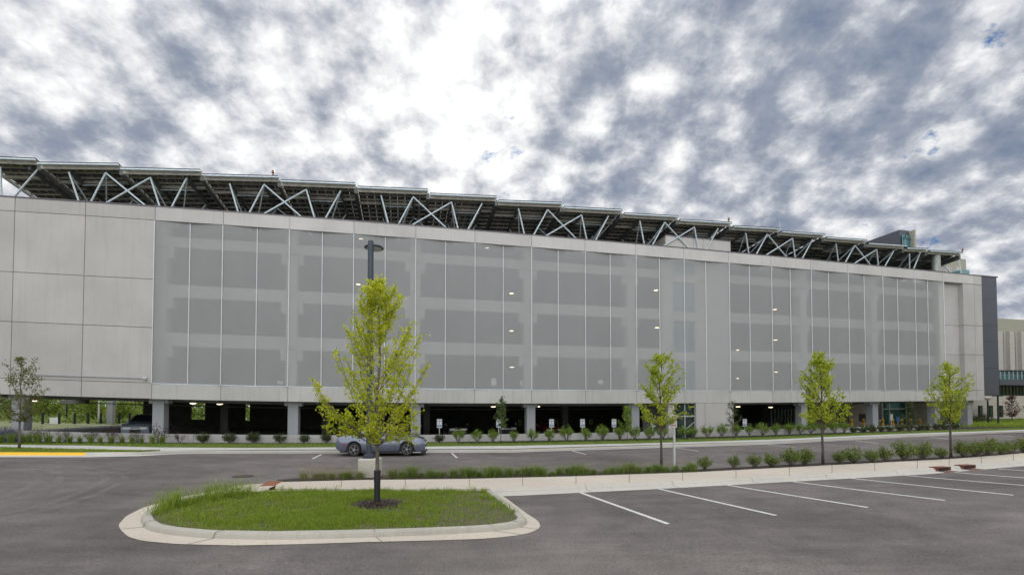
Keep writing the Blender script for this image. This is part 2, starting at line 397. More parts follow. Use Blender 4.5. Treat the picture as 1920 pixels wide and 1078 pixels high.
# ------------------------------------------------------------------ ground, road, kerbs
def axis(vals):
    out=[]
    for a,b,s in vals:
        n=max(1,int(round((b-a)/s))); out+=[a+(b-a)*i/n for i in range(n)]
    return out+[vals[-1][1]]
def sheet(xs,ys,dz):
    b=MB(); b.strip([[Vector((x,y,zg(x,y)+dz)) for x in xs] for y in ys]); return b
o=sheet(axis([(-1500,-100,200),(-100,100,4),(100,1500,200)]),axis([(-40,80,4),(80,2500,200)]),-.10).build('ground',M['ground']); tag(o,kind='structure')
def poly(pts,n):                                   # resample a polyline to n points
    pts=[Vector(p) for p in pts]; d=[0]
    for a,b in zip(pts,pts[1:]): d.append(d[-1]+(b-a).length)
    d=np.array(d); t=np.linspace(0,d[-1],n)
    return [Vector((np.interp(s,d,[p.x for p in pts]),np.interp(s,d,[p.y for p in pts]),0)) for s in t]
def bypx(pts,xs,dz=0):                              # sample a traced line at given columns
    X=[p[0] for p in pts];Yp=[p[1] for p in pts]
    return [G(x,float(np.interp(x,X,Yp)),dz) for x in xs]
def lift(p,dz): return Vector((p.x,p.y,zg(p.x,p.y)+dz))
FE=[(-500,866),(0,857),(160,857),(260,855),(330,851),(480,850),(960,848),(1200,840.5),(1440,833),(1680,820.5),(1920,811),(2300,800)]     # asphalt edge
FK=[(-500,862),(0,853.5),(160,853.5),(260,851.5),(330,847.5),(480,847),(960,845),(1200,837.5),(1440,830.5),(1680,818.5),(1920,809.5),(2300,799)]     # kerb foot
FKT=[(-500,856),(0,847.5),(160,848),(260,847),(330,844),(480,844),(960,842),(1200,835),(1440,828),(1680,816.5),(1920,808),(2300,798)]  # kerb top front
FS=[(-500,838),(0,833.5),(160,835),(300,838.5),(480,839.5),(960,835.5),(1200,831),(1440,824),(1680,813.5),(1920,805.5),(2300,797)]       # pavement back
FG=[(-500,832),(0,830),(480,831.5),(960,829.5),(1200,825),(1440,818.5),(1680,809),(1770,806),(1920,802),(2300,794)]                 # grass back / mulch front
xs=list(range(-500,2301,20))
edge=bypx(FE,xs)
nearY=-12
rows=[[lift(Vector((e.x*((1-t)+t*1.0),e.y*(1-t)+nearY*t,0)),0) for e in edge] for t in np.linspace(0,1,70)]
o=MB().strip(rows).build('road',M['asphalt'],smooth=True); tag(o,kind='structure')
gt=MB().strip([[lift(p,.008) for p in edge],[lift(p,.012) for p in bypx(FK,xs)]]); tag(gt.build('gutter',M['walkfar']),kind='structure')
foot=bypx(FK,xs,.01); kt=bypx(FKT,xs,.13)
def kerb_run(x0,x1,m,label,joint=True):
    i0=xs.index(x0); i1=xs.index(x1)
    f=foot[i0:i1+1]; k=[lift(p,.13) for p in kt[i0:i1+1]]
    back=[lift(p+(p-q).normalized()*.16 if (p-q).length>1e-4 else p,.13) for p,q in zip(k,f)]
    low=[Vector((p.x,p.y,p.z-.1)) for p in back]
    o=MB().strip([f,[f_.lerp(k_,.45)+Vector((0,0,.05)) for f_,k_ in zip(f,k)],k,back,low]).build('kerb',m,smooth=False)
    tag(o,kind='structure'); return o
kerb_run(-500,160,M['yellow'],'')
kerb_run(160,2300,M['kerb'],'')
# land behind the far kerb
bk_=[p for p in bypx(FS,xs,.13)]
def land(name,A,B,m,kA=.13,kB=.13,sub=3):
    rows=[[lift(a.lerp(b,t),kA+(kB-kA)*t) for a,b in zip(A,B)] for t in np.linspace(0,1,sub+1)]
    o=MB().strip(rows).build(name,m); tag(o,kind='structure'); return o
ktb=[lift(p,.13) for p in bypx(FKT,xs,.13)]
FSF=[(-500,843),(0,838),(160,842),(230,844),(300,845.5),(340,844),(480,843),(960,841),(1200,834),(1440,827.5),(1680,816),(1920,807.5),(2300,797.8)]
i34=xs.index(340)
land('verge',ktb[:i34+1],bypx(FSF,xs,.13)[:i34+1],M['lawn'],.126,.126)
land('pavement',bypx(FSF,xs,.13),bk_,M['walkfar'],.134,.134)
gb=bypx(FG,xs,.12)
land('grass_verge',bk_,gb,M['lawn'],.13,.12)
wallbase=[P(U(x,828),0,0) for x in xs]
land('mulch_bed',gb,[Vector((p.x+N.x*.4,p.y+N.y*.4,0)) for p in wallbase],M['mulch'],.115,.06)

# parking bay markings
def mark(b,p,q,wd,dz=.006):
    p=Vector((p.x,p.y,0));q=Vector((q.x,q.y,0)); d=(q-p); n=Vector((-d.y,d.x,0)).normalized()*wd/2; k=max(1,int(d.length/.7))
    b.strip([[lift(p.lerp(q,i/k)+n,dz) for i in range(k+1)],[lift(p.lerp(q,i/k)-n,dz) for i in range(k+1)]])
near=[((1085,922),(1253,982)),((1232,915.5),(1455,966)),((1362,909),(1627,951)),((1485,902.5),(1772,938)),((1595,896.5),(1900,928)),((1690,890.5),(2010,917)),((1790,885.5),(2120,910)),((1872,879),(2200,900))]
root=None
for i,(a,b_) in enumerate(near):
    b=MB(); mark(b,G(*a),G(*b_),.12); tag(b.build('parking_line',M['white']),kind='structure')
for a,b_ in [((603,851.5),(586,860)),((847,849.5),(857,858)),((1073,845),(1099,851.7)),((1267,839),(1309.5,845.6)),((1440,833.5),(1491,838.7)),((1605,825.5),(1647,831)),((1744,819),(1780,823)),((1853,815),(1899,818))]:
    b=MB(); mark(b,G(*a),G(*b_),.11); tag(b.build('parking_line',M['white']),kind='structure')
# faint tyre arcs are light scuffs on the asphalt
m,nt_,o_=newmat('scuffed_asphalt'); d_=nt_.nodes.new('ShaderNodeBsdfDiffuse'); d_.inputs[0].default_value=(.31,.285,.265,1); t_=nt_.nodes.new('ShaderNodeBsdfTransparent'); x_=nt_.nodes.new('ShaderNodeMixShader')
L(nt_,ramp(nt_,noise(nt_,2.2,6,.75),[(.36,(.03,.03,.03)),(.66,(.5,.5,.5))]),x_.inputs[0]); L(nt_,t_.outputs[0],x_.inputs[1]); L(nt_,d_.outputs[0],x_.inputs[2]); L(nt_,x_.outputs[0],o_.inputs[0]); M['scuff']=m
for pts in ([(-60,955),(60,930),(118,902),(110,885),(60,878),(-40,876)],[(-60,985),(120,950),(225,910),(240,893),(200,882),(120,872),(0,868)]):
    b=MB(); pl=[G(*p) for p in pts]
    # smooth the arc
    sm=[]
    for i in range(len(pl)-1):
        p0=pl[max(i-1,0)];p1=pl[i];p2=pl[i+1];p3=pl[min(i+2,len(pl)-1)]
        for k in range(8):
            t=k/8; sm.append(.5*((2*p1)+(p2-p0)*t+(2*p0-5*p1+4*p2-p3)*t*t+(3*p1-p0-3*p2+p3)*t**3))
    for c in (.0,.5):
        A=[];B=[]
        for i in range(len(sm)-1):
            d=sm[i+1]-sm[i]; n=Vector((-d.y,d.x,0)).normalized(); A.append(lift(sm[i]+n*(c),.005)); B.append(lift(sm[i]+n*(c+.22),.005))
        b.strip([A,B])
    tag(b.build('tyre_mark',M['scuff']),kind='structure')

# near pavement, kerb and planting strip
SF=[(500,914),(700,915),(905,914.5),(1000,912.6),(1225,906),(1450,896),(1719,880.5),(1920,864.7),(2300,838)]
SFB=[(900,929),(940,928),(1000,925.5),(1225,915),(1450,903),(1719,888.6),(1920,872),(2300,845)]
SB=[(500,904.5),(540,903),(675,899.5),(863,897.6),(1060,893),(1302,885),(1541,872.5),(1786,860),(1920,849),(2300,824)]
SBB=[(500,899),(560,895),(700,890),(863,888),(1060,885),(1302,878.5),(1541,866.5),(1786,854.5),(1920,844),(2300,820)]
xn=list(range(520,2301,20)); sf=bypx(SF,xn,.13); sb=bypx(SB,xn,.13); sbb=bypx(SBB,xn,.12)
b=MB()
for x in list(range(600,2300,58)):                     # pavement joints
    pass
M['groove']=mat('pavement_groove',(.22,.19,.15),.95)
for k in range(0,len(xn)-1):
    pass
# joints every 1.5 m
acc=0;jb=MB()
for k in range(1,len(sf)):
    acc+=(sf[k]-sf[k-1]).length
    if acc>1.6:
        acc=0; mark(jb,sf[k].lerp(sb[k],.12),sb[k],.02,.1375)
tag(jb.build('pavement_joint',M['groove']),kind='structure')
xk=list(range(920,2301,20)); kf=bypx(SF,xk,.13); kb=bypx(SFB,xk,0)
def kerb_profile(foot,top,m,zt=.13,gap=None):
    rows=[]
    d=[(Vector((t.x-f.x,t.y-f.y,0))) for f,t in zip(foot,top)]
    f2=[t-dd.normalized()*.05 for t,dd in zip(top,d)]
    rows=[[lift(f,.01) for f in foot],[lift(f,.022) for f in f2],[lift(t-dd.normalized()*.02,zt-.03) for t,dd in zip(top,d)],[lift(t+dd.normalized()*.02,zt+.002) for t,dd in zip(top,d)],[lift(t+dd.normalized()*.15,zt+.004) for t,dd in zip(top,d)]]
    return MB().strip(rows).build('kerb',m,smooth=True)
mid=[a.lerp(c,.62) for a,c in zip(kb,kf)]
# here the kerb face fills the whole visible step: short apron then face
def kerb2(line,m,seg=3.0,zt=.13):                     # line = foot of kerb face, toward +inward normal
    pts=poly(line,int(sum((a-c).length for a,c in zip(line,line[1:]))/.25)+2); rows=[[] for _ in range(6)]
    for i,p in enumerate(pts):
        d=pts[min(i+1,len(pts)-1)]-pts[max(i-1,0)]; n=Vector((-d.y,d.x,0)).normalized()
        for r,(o_,h) in enumerate(((-.32,.006),(0,.02),(.03,zt-.04),(.06,zt-.01),(.10,zt+.004),(.20,zt+.006))): rows[r].append(lift(p+n*o_,h))
    return MB().strip(rows).build('kerb',m,smooth=True)
kfoot=[p for p in bypx([(x,y-1.5) for x,y in SFB],xk,.0)]
sf2=[]
for x_,p0_,pb_ in zip(xn,sf,sb):
    if x_<920: sf2.append(p0_+Vector((0,-.14,0)))
    else:
        f_=kfoot[xk.index(x_)]; d_=Vector((pb_.x-f_.x,pb_.y-f_.y,0)).normalized(); sf2.append(f_+Vector((-.22*T.y,.22*T.x,0)))
land('pavement',sf2,sb,M['walk'],.133,.133,3)
tag(MB().strip([[lift(p,.133) for p in sf2],[lift(p,-.02) for p in sf2]]).build('pavement_edge',M['walk']),kind='structure')
tag(kerb2(kfoot,M['kerb']),kind='structure')
# dark kerb joints on the near kerb
kj=MB(); pts=poly(kfoot,400); acc=0
for i in range(1,len(pts)-1):
    acc+=(pts[i]-pts[i-1]).length
    if acc>2.9:
        acc=0; d=(pts[i+1]-pts[i-1]).normalized(); n=Vector((-d.y,d.x,0))
        A=[lift(pts[i]+n*o_,h+.004) for o_,h in ((-.3,.006),(0,.02),(.03,.09),(.06,.12),(.10,.134),(.2,.136))]
        kj.strip([A,[a+d*.018 for a in A]])
tag(kj.build('kerb_joint',M['groove']),kind='structure')
land('mulch_bed',sb,sbb,M['mulch'],.128,.10)
bb=MB().strip([[lift(p,.10) for p in sbb],[lift(p+Vector((0,.06,0)),.09) for p in sbb],[lift(p+Vector((0,.16,0)),.01) for p in sbb]]); tag(bb.build('kerb',M['kerb']),kind='structure')
# rounded nose of the pavement + tactile plate + apron
a0=G(535,903,.13); a1=G(505,914.5,.13)
c=(a0+a1)/2
nose=MB(); r0=(a0-a1).length/2; d0=(a0-a1).normalized(); n0=Vector((-d0.y,d0.x,0))
fan=[lift(c+d0*r0*math.cos(t)+n0*r0*.9*math.sin(t),.13) for t in np.linspace(0,math.pi,12)]
nose.add([lift(c,.131)]+fan,[(0,i,i+1) for i in range(1,12)]); nose.strip([fan,[lift(p+(p-lift(c,.13)).normalized()*.1,.0) for p in fan]])
tag(nose.build('pavement_nose',M['walk']),kind='structure')
tp=MB(); q=[G(486,918,.02),G(515,917,.02),G(531,907.5,.03),G(505,908,.03)]
tp.add([lift(p,.139) for p in q]+[lift(p,-.02) for p in q],[(0,1,2,3),(4,5,1,0),(5,6,2,1),(6,7,3,2),(7,4,0,3)])
tag(tp.build('tactile_plate',M['tactile']),'rust red tactile paving plate at the end of the pavement','tactile plate')
ap=MB().strip([[lift(G(x,y),.012) for x,y in ((415,922),(455,919),(490,919))],[lift(G(x,y),.012) for x,y in ((432,913),(470,908),(505,906.5))]]); tag(ap.build('apron',M['walk']),kind='structure')
# manhole cover
p=G(455,893); mh=MB().lathe((p.x,p.y,p.z),[(.36,0),(.36,.008),(.30,.012),(.0,.012)],20); tag(mh.build('manhole_cover',M['chiprust']),'dark round manhole cover flush in the asphalt','manhole cover')
# cast iron kerb inlets
for i,x in enumerate((1768,1815)):
    p=bypx([(x_,y_-1.5) for x_,y_ in SFB],[x],0)[0]; p2=bypx([(x_,y_-1.5) for x_,y_ in SFB],[x+10],0)[0]
    r=empty('drain_inlet',lift(p,0)); t=Vector((p2.x-p.x,p2.y-p.y,0)).normalized(); n=Vector((-t.y,t.x,0))
    def bx(b,a0,a1,b0,b1,z0,z1):
        base=lift(p,0); b.hexa([base+t*a+n*c_+Vector((0,0,z)) for z in (z0,z1) for a,c_ in ((a0,b0),(a1,b0),(a1,b1),(a0,b1))])
    b=MB(); bx(b,-.36,.36,-.05,.24,.125,.155); bx(b,-.36,-.30,-.045,.24,.0,.124); bx(b,.30,.36,-.045,.24,0,.124); bx(b,-.36,.36,-.30,-.051,.0,.022); b.build('frame',M['rust'],r,bevel=.004)
    b=MB(); bx(b,-.298,.298,-.03,.2,.0,.122); b.build('opening',M['black'],r)
    tag(r,['rusty cast iron kerb drain inlet, the left of the pair','rusty cast iron kerb drain inlet, the right of the pair'][i],'drain inlet','kerb inlets on the near pavement')

# ------------------------------------------------------------------ island
OUT=[(222,984),(226,993),(240,1006),(267,1014),(334,1020),(446,1022.6),(567,1020),(693,1016),(827,1012.7),(917,1009.6),(984,1002),(1009,993),(1014,985),(1007,975),(988,963),(952,936),(930,922),(910,914.5),(700,913.5),(515,914),(475,912.5),(415,918.7),(348,930),(298,943),(267,952),(236,968)]
INN=[(284,963),(289,973),(303,982),(340,988),(401.5,993),(513,995),(648,992.6),(782,989),(894,984.5),(952,979),(972,972),(970,966),(939,939),(907.7,918),(693,918.7),(513.5,920),(415,924),(370,931),(325,941),(290,954.5)]
ic=G(630,955,.1); ic.z=0
def polar(pts,dz):
    P_=[G(x,y,dz)-ic for x,y in pts]; a=[]
    for i in range(len(P_)):
        for k in range(12): 
            q=P_[i].lerp(P_[(i+1)%len(P_)],k/12); a.append((math.atan2(q.y,q.x),math.hypot(q.x,q.y)))
    a.sort(); A=np.array(a); th=np.concatenate([A[:,0]-2*math.pi,A[:,0],A[:,0]+2*math.pi]); r=np.tile(A[:,1],3)
    return lambda t: float(np.mean([np.interp(t+dt,th,r) for dt in (-.03,0,.03)]))
ro=polar(OUT,0); ri=polar(INN,.13)
NT=240; rows=[[] for _ in range(8)]; angs=[2*math.pi*i/NT-math.pi for i in range(NT+1)]
for t in angs:
    e=Vector((math.cos(t),math.sin(t),0)); r1=ri(t); r2=max(ro(t),r1+.24)
    for k,(r,h) in enumerate(((r2,.008),(r1+.21,.02),(r1+.19,.09),(r1+.16,.125),(r1+.12,.137),(r1+.03,.137),(r1,.132),(r1-.02,.06))): rows[k].append(lift(ic+e*r,h))
o=MB().strip(rows[1:]).build('island_kerb',M['islkerb'],smooth=True); tag(o,kind='structure')
o=MB().strip(rows[:2]).build('gutter',M['walk']); tag(o,kind='structure')
ij=MB()
for t in angs[::1]:
    pass
for x,y in ((451,1000),(690,1000),(908,995),(255,990),(975,990),(360,940)):
    q=G(x,y)-ic; t=math.atan2(q.y,q.x); e=Vector((math.cos(t),math.sin(t),0)); s_=Vector((-e.y,e.x,0)); r1=ri(t); r2=max(ro(t),r1+.24)
    A=[lift(ic+e*r,h+.004) for r,h in ((r2,.008),(r1+.21,.02),(r1+.19,.09),(r1+.16,.125),(r1+.12,.137),(r1+.03,.137),(r1,.132))]
    ij.strip([A,[a+s_*.022 for a in A]])
tag(ij.build('kerb_joint',M['groove']),kind='structure')
def isl_h(t,f): return .105+.06*(1-f*f)
rows=[[lift(ic+Vector((math.cos(t),math.sin(t),0))*ri(t)*f,isl_h(t,f)) for t in angs] for f in (0,.2,.4,.6,.8,.9,1.0)]
o=MB().strip(rows).build('island_soil',M['soil'],smooth=True); tag(o,kind='structure')

def blades(n,pos,h,lean=.35,wd=.006,bend=.5):
    """pos: function(i)->(x,y,z,scale); returns (n*4,3)"""
    V=np.zeros((n,2,4,3))
    th=rng.uniform(0,2*math.pi,n); 
    ps=np.array([pos(i) for i in range(n)])
    hh=h*ps[:,3]*rng.uniform(.6,1.25,n); ln=lean*rng.uniform(.2,1.3,n)
    d=np.stack([np.cos(th),np.sin(th),np.zeros(n)],1); ph=rng.uniform(0,2*math.pi,n); s=np.stack([np.cos(ph),np.sin(ph),np.zeros(n)],1)*wd
    base=ps[:,:3]; z=np.array([0,0,1.])
    mid=base+d*(hh*ln*.35)[:,None]+z*(hh*.6)[:,None]; tip=base+d*(hh*ln)[:,None]*(1+bend*.4)+z*(hh*(1-ln*bend*.35))[:,None]
    V[:,0]=np.stack([base-s,base+s,mid+s*.7,mid-s*.7],1); V[:,1]=np.stack([mid-s*.7,mid+s*.7,tip+s*.1,tip-s*.1],1)
    return V.reshape(-1,3)
tr_base=G(707,946,.15)
def ipos(i):
    while True:
        t=random.uniform(-math.pi,math.pi); f=math.sqrt(random.random())
        e=Vector((math.cos(t),math.sin(t),0)); p=ic+e*ri(t)*f*.985
        if (p-Vector((tr_base.x,tr_base.y,0))).length<.62: continue
        # patchy thin turf at the front-right edge
        nn=math.sin(p.x*3.1+1)*math.sin(p.y*4.7)+.6*math.sin(p.x*9)*math.sin(p.y*7+2)
        edge=f>.86 and p.y<ic.y
        if edge and random.random()<.55: continue
        if nn<-.75 and random.random()<.6: continue
        if p.x>ic.x+2.6 and f>.6 and random.random()<.6: continue
        sc=random.uniform(.7,1.15)*(1+.25*nn)
        return (p.x,p.y,lift(p,isl_h(t,f)-.005).z,sc)
V1=blades(60000,ipos,.085,.6,.0045)
# taller tufts: back left corner, right kerb and a few inside
tufts=[]
for k in range(58):
    x=random.uniform(292,480); tufts.append((x,np.interp(x,[290,330,415,480],[955,943,928,921])+random.uniform(-2,10),random.uniform(.18,.60)))
for x in range(500,905,13): tufts.append((x+random.uniform(-5,5),921+random.uniform(-1,3),random.uniform(.10,.26)))
for x,y in ((480,978),(510,975),(700,968),(745,975),(760,970),(800,972),(720,980),(430,970),(350,965),(380,975),(560,985),(650,980),(905,935),(925,950),(820,930),(860,925),(610,975)): tufts.append((x,y,random.uniform(.14,.26)))
for k in range(14): x=random.uniform(905,968); tufts.append((x,np.interp(x,[905,968],[919,962])+2,random.uniform(.1,.2)))
Vs=[V1]
for x,y,h in tufts:
    p=G(x,y,.13); r=.05+h*.25
    Vs.append(blades(24,lambda i:(p.x+random.gauss(0,r*.5),p.y+random.gauss(0,r*.5),p.z-.02,1),h,.9,.005,.9))
o=quadmesh('lawn_grass',np.concatenate(Vs),M['grass']); tag(o,'bright green uneven grass growing on the kerbed island','grass',kind='stuff')
# verge and far lawn blades (short, sparse)
# mulch ring
b=MB(); cn=tr_base; rows=[]
for r,h in ((0,.07),(.25,.055),(.5,.03),(.66,0)):
    rows.append([Vector((cn.x+r*math.cos(t)*(1+.05*math.sin(5*t)),cn.y+r*math.sin(t)*(1+.05*math.cos(4*t)),cn.z+h+random.uniform(-.008,.008))) for t in np.linspace(0,2*math.pi,33)])
b.strip(rows); tag(b.build('mulch_ring',M['mulch']),kind='structure')
n=2600; pp=rng.normal(0,.3,(n,2)); pp=pp[np.hypot(pp[:,0],pp[:,1])<.68]; n=len(pp)
V=np.zeros((n,4,3)); th=rng.uniform(0,6.28,n); ll=rng.uniform(.012,.04,n)
for i in range(n):
    r=math.hypot(*pp[i]); c0=np.array([cn.x+pp[i,0],cn.y+pp[i,1],cn.z+.075*(1-r/.66)+.006+random.random()*.015]); d=np.array([math.cos(th[i]),math.sin(th[i]),random.uniform(-.4,.4)])*ll[i]; s_=np.array([-math.sin(th[i]),math.cos(th[i]),random.uniform(-.3,.3)])*ll[i]*.4
    V[i]=[c0-d-s_,c0+d-s_,c0+d+s_,c0-d+s_]
M['chip']=leaf_mat('wood_chip',(.03,.02,.016),(.11,.08,.062),0)
o=quadmesh('wood_chips',V.reshape(-1,3),M['chip']); tag(o,'dark wood chip mulch around the trunk on the island','mulch',kind='stuff')

bits=[]
for k in range(420):
    if k<260:
        x=random.uniform(240,1010); y=random.choice([1012,1019,1008])+random.uniform(-3,4) if random.random()<.5 else random.uniform(1000,1075)
    else: x=random.uniform(1000,1900); y=float(np.interp(x,[1000,1225,1450,1719,1920],[928,917,905,890,874]))+abs(random.gauss(0,2.5)) if random.random()<.7 else random.uniform(960,1070)
    p=G(x,y,.008); bits.append((p.x,p.y,p.z+.004))
exec_trees=True
# ------------------------------------------------------------------ trees
def leaf_quads(C,size,n_per=1,flat=.0):
    C=np.asarray(C); n=len(C)
    a=rng.normal(size=(n,3)); a/=np.linalg.norm(a,axis=1)[:,None]+1e-9
    b=rng.normal(size=(n,3)); b-=a*(a*b).sum(1)[:,None]; b/=np.linalg.norm(b,axis=1)[:,None]+1e-9
    s=(size*rng.uniform(.6,1.3,n))[:,None]
    return np.stack([C-a*s,C-b*s*.5,C+a*s,C+b*s*.5],1).reshape(-1,3)
def tree(label,cat,base,H,prof,trunk_r,trunk_h,nb,twigs,lpt,leaf,lm,bm,seed,spread=.055,asc=1.15,name='tree',lean=(0,0),twl=(.15,.4),guard=None,group=None,brf=.5,squeeze=1.0):
    rnd=random.Random(seed); base=Vector(base); r=empty(name,base); prof=[(a_,b_*squeeze) for a_,b_ in prof]
    pf=lambda t: float(np.interp(t,[p[0] for p in prof],[p[1] for p in prof]))
    tb=MB(); path=[];rad=[]
    wob=[(rnd.uniform(-1,1)*.012*H,rnd.uniform(-1,1)*.012*H) for _ in range(9)]
    for i in range(9):
        t=i/8; path.append(base+Vector((wob[i][0]*t+lean[0]*t,wob[i][1]*t+lean[1]*t,H*.97*t-.03*(i==0)))); rad.append(trunk_r*(1-t)**.8+.006)
    rad[0]*=1.25
    tb.tube(path,rad,8); tb.build('trunk',bm,r,smooth=True)
    tp=lambda z: Vector((float(np.interp(z,[p.z for p in path],[p.x for p in path])),float(np.interp(z,[p.z for p in path],[p.y for p in path])),z))
    bb=MB(); C=[]
    for k in range(nb):
        f=k/(nb-1) if nb>1 else .5
        t1=prof[0][0]+(prof[-1][0]-prof[0][0])*(f**.85)
        t1=min(.985,max(prof[0][0],t1+rnd.uniform(-.03,.03)))
        az=k*2.39996+rnd.uniform(-.5,.5)
        rr=pf(t1)*rnd.choice([1,.95,.85,.7,.5,1.2])
        z1=base.z+t1*H; z0=max(base.z+trunk_h*rnd.uniform(.92,1.1),z1-rr*asc*rnd.uniform(.8,1.25)-.05)
        p0=tp(min(z0,base.z+H*.93)); ax=tp(min(z1,base.z+H*.96)); p3=Vector((ax.x+math.cos(az)*rr,ax.y+math.sin(az)*rr,z1))
        m=p0.lerp(p3,.5)+Vector((math.cos(az)*rr*.12,math.sin(az)*rr*.12,-rr*.10))+Vector((rnd.uniform(-1,1),rnd.uniform(-1,1),rnd.uniform(-1,1)))*rr*.05
        bp=[((1-s)**2)*p0+2*s*(1-s)*m+s*s*p3 for s in np.linspace(0,1,6)]
        r0=trunk_r*brf*(1-.6*t1)*(.5+.5*rr/(max(p[1] for p in prof)+1e-6)); bb.tube(bp,[max(.004,r0*(1-s)**.8) for s in np.linspace(0,.97,6)],5,False)
        for j in range(twigs):
            s=.25+.77*(j+rnd.random())/twigs; s=min(s,1); q=((1-s)**2)*p0+2*s*(1-s)*m+s*s*p3
            dv=(p3-p0).normalized()+Vector((rnd.gauss(0,.7),rnd.gauss(0,.7),rnd.gauss(.15,.5))); dv.normalize()
            l=rnd.uniform(*twl)*(1.1-.4*s); e=q+dv*l
            bb.tube([q,e],[max(.003,r0*.3),.003],3,False)
            for c_ in range(lpt):
                C.append(q.lerp(e,rnd.uniform(.15,1.08))+Vector((rnd.gauss(0,spread),rnd.gauss(0,spread),rnd.gauss(0,spread*.7))))
    for c_ in range(int(lpt*twigs*.7)):                # leader
        z=base.z+H*rnd.uniform(.7,1.0); C.append(tp(min(z,base.z+.96*H))+Vector((rnd.gauss(0,spread*1.1),rnd.gauss(0,spread*1.1),z-min(z,base.z+.96*H))))
    bb.build('branches',bm,r,smooth=True)
    quadmesh('crown',leaf_quads(C,leaf),lm,r)
    tag(r,label,cat,group); return r
def gz(px,py,dz=.13): return G(px,py,dz)
SC=lambda p: 900/p.y
b0=tr_base
def hm_(px_py_top,b): q,s=ray(*px_py_top); return EYE+b.y*s-b.z
H1=hm_((705,520),b0)
t1=tree('tall young chartreuse tree in the mulch ring on the kerbed island','tree',b0,H1,[(.285,.7),(.33,1.2),(.38,1.45),(.46,1.62),(.54,1.45),(.66,1.3),(.76,1.05),(.84,.62),(.92,.42),(.985,.25)],.047,1.5,78,12,15,.037,M['leaf'],M['bark'],3,spread=.042,asc=1.5,name='tree',twl=(.10,.36),brf=.42,squeeze=.90)
g=MB(); g.lathe((b0.x,b0.y,b0.z-.02),[(.085,0),(.075,.05),(.073,.3),(.078,.62),(.082,.85),(.07,.86)],14); g.build('trunk_guard',M['black'],t1,smooth=False)
# side leader that stands above the crown on the left
def small(label,px,py,ytop,prof,seed,lm='leaf2',bm='barkdk',nb=30,tw=7,lp=12,leaf=.05,tr=.045,th=.36,sp=.07,dz=.13,asc=1.1,name='tree',cat='tree',group=None,sx=1,brf=.65,twl=(.12,.36),squeeze=.80):
    b=G(px,py,dz); H=hm_((px,ytop),b)
    return tree(label,cat,b,H,[(a,w_*H*sx) for a,w_ in prof],tr,H*th,nb,tw,lp,leaf,M[lm],M[bm],seed,sp,asc,name,brf=brf,twl=twl,group=group,squeeze=squeeze)
small('slim bright green tree beside the small sign on a pale post',1240,877,662,[(.40,.12),(.46,.26),(.58,.30),(.66,.22),(.80,.19),(.92,.17),(.985,.06)],11,nb=38,tw=8,lp=12,leaf=.052,sp=.055)
small('bushy light green tree in the shrub bed near the middle of the right side',1543,869,664,[(.37,.10),(.44,.24),(.58,.27),(.72,.22),(.80,.16),(.90,.12),(.985,.05)],12,nb=44,tw=8,lp=14,leaf=.052,sp=.06)
small('wide light green tree in the shrub bed nearest the right edge',1783,856,682,[(.40,.12),(.47,.27),(.60,.29),(.74,.27),(.84,.26),(.93,.22),(.985,.08)],13,nb=34,tw=8,lp=12,leaf=.052,sp=.06,squeeze=.66)
small('sparse dull green tree in the verge at the left edge',36,840,668,[(.30,.08),(.42,.25),(.55,.30),(.68,.30),(.80,.27),(.92,.22),(.985,.08)],14,'leaf3','bark',nb=24,tw=7,lp=14,leaf=.05,tr=.05,th=.28,asc=1.5,brf=.6)
small('small grey green sapling in front of the mesh screen near the centre',939,831,746,[(.35,.06),(.45,.16),(.6,.17),(.75,.12),(.98,.04)],15,'leaf4','bark',nb=16,tw=6,lp=14,leaf=.05,tr=.025,sp=.05,name='sapling',cat='sapling')
small('dark sapling beside the garage column left of the stair tower',1176,826,762,[(.3,.08),(.4,.24),(.6,.22),(.8,.12),(.98,.04)],16,'shrublight','bark',nb=18,tw=6,lp=14,leaf=.05,tr=.022,sp=.06,name='sapling',cat='sapling')
small('sparse dark sapling against the pale stair tower wall',1374,822,754,[(.3,.1),(.42,.25),(.6,.2),(.8,.1),(.98,.03)],17,'shrubdk','bark',nb=16,tw=5,lp=12,leaf=.045,tr=.022,sp=.06,name='sapling',cat='sapling')
small('dark sapling in front of the glazed lobby at right',1706,811,756,[(.3,.1),(.42,.22),(.6,.2),(.8,.1),(.98,.03)],18,'shrubdk','bark',nb=16,tw=5,lp=14,leaf=.055,tr=.022,sp=.07,name='sapling',cat='sapling')
small('russet leaved tree in front of the beige stone wall at the right edge',1898,792,742,[(.25,.15),(.45,.36),(.65,.38),(.85,.2),(.98,.05)],19,'redtree','bark',nb=22,tw=6,lp=9,leaf=.07,tr=.05,sp=.1,th=.2)

for k in range(160):
    t=random.uniform(0,6.283); rr=random.gauss(.72,.10); bits.append((tr_base.x+rr*math.cos(t),tr_base.y+rr*math.sin(t),tr_base.z+.03))
o=quadmesh('grit',leaf_quads(bits,.011),M['chip']); tag(o,'scattered dark grit and leaf litter on the asphalt and along the kerbs','grit',kind='stuff')
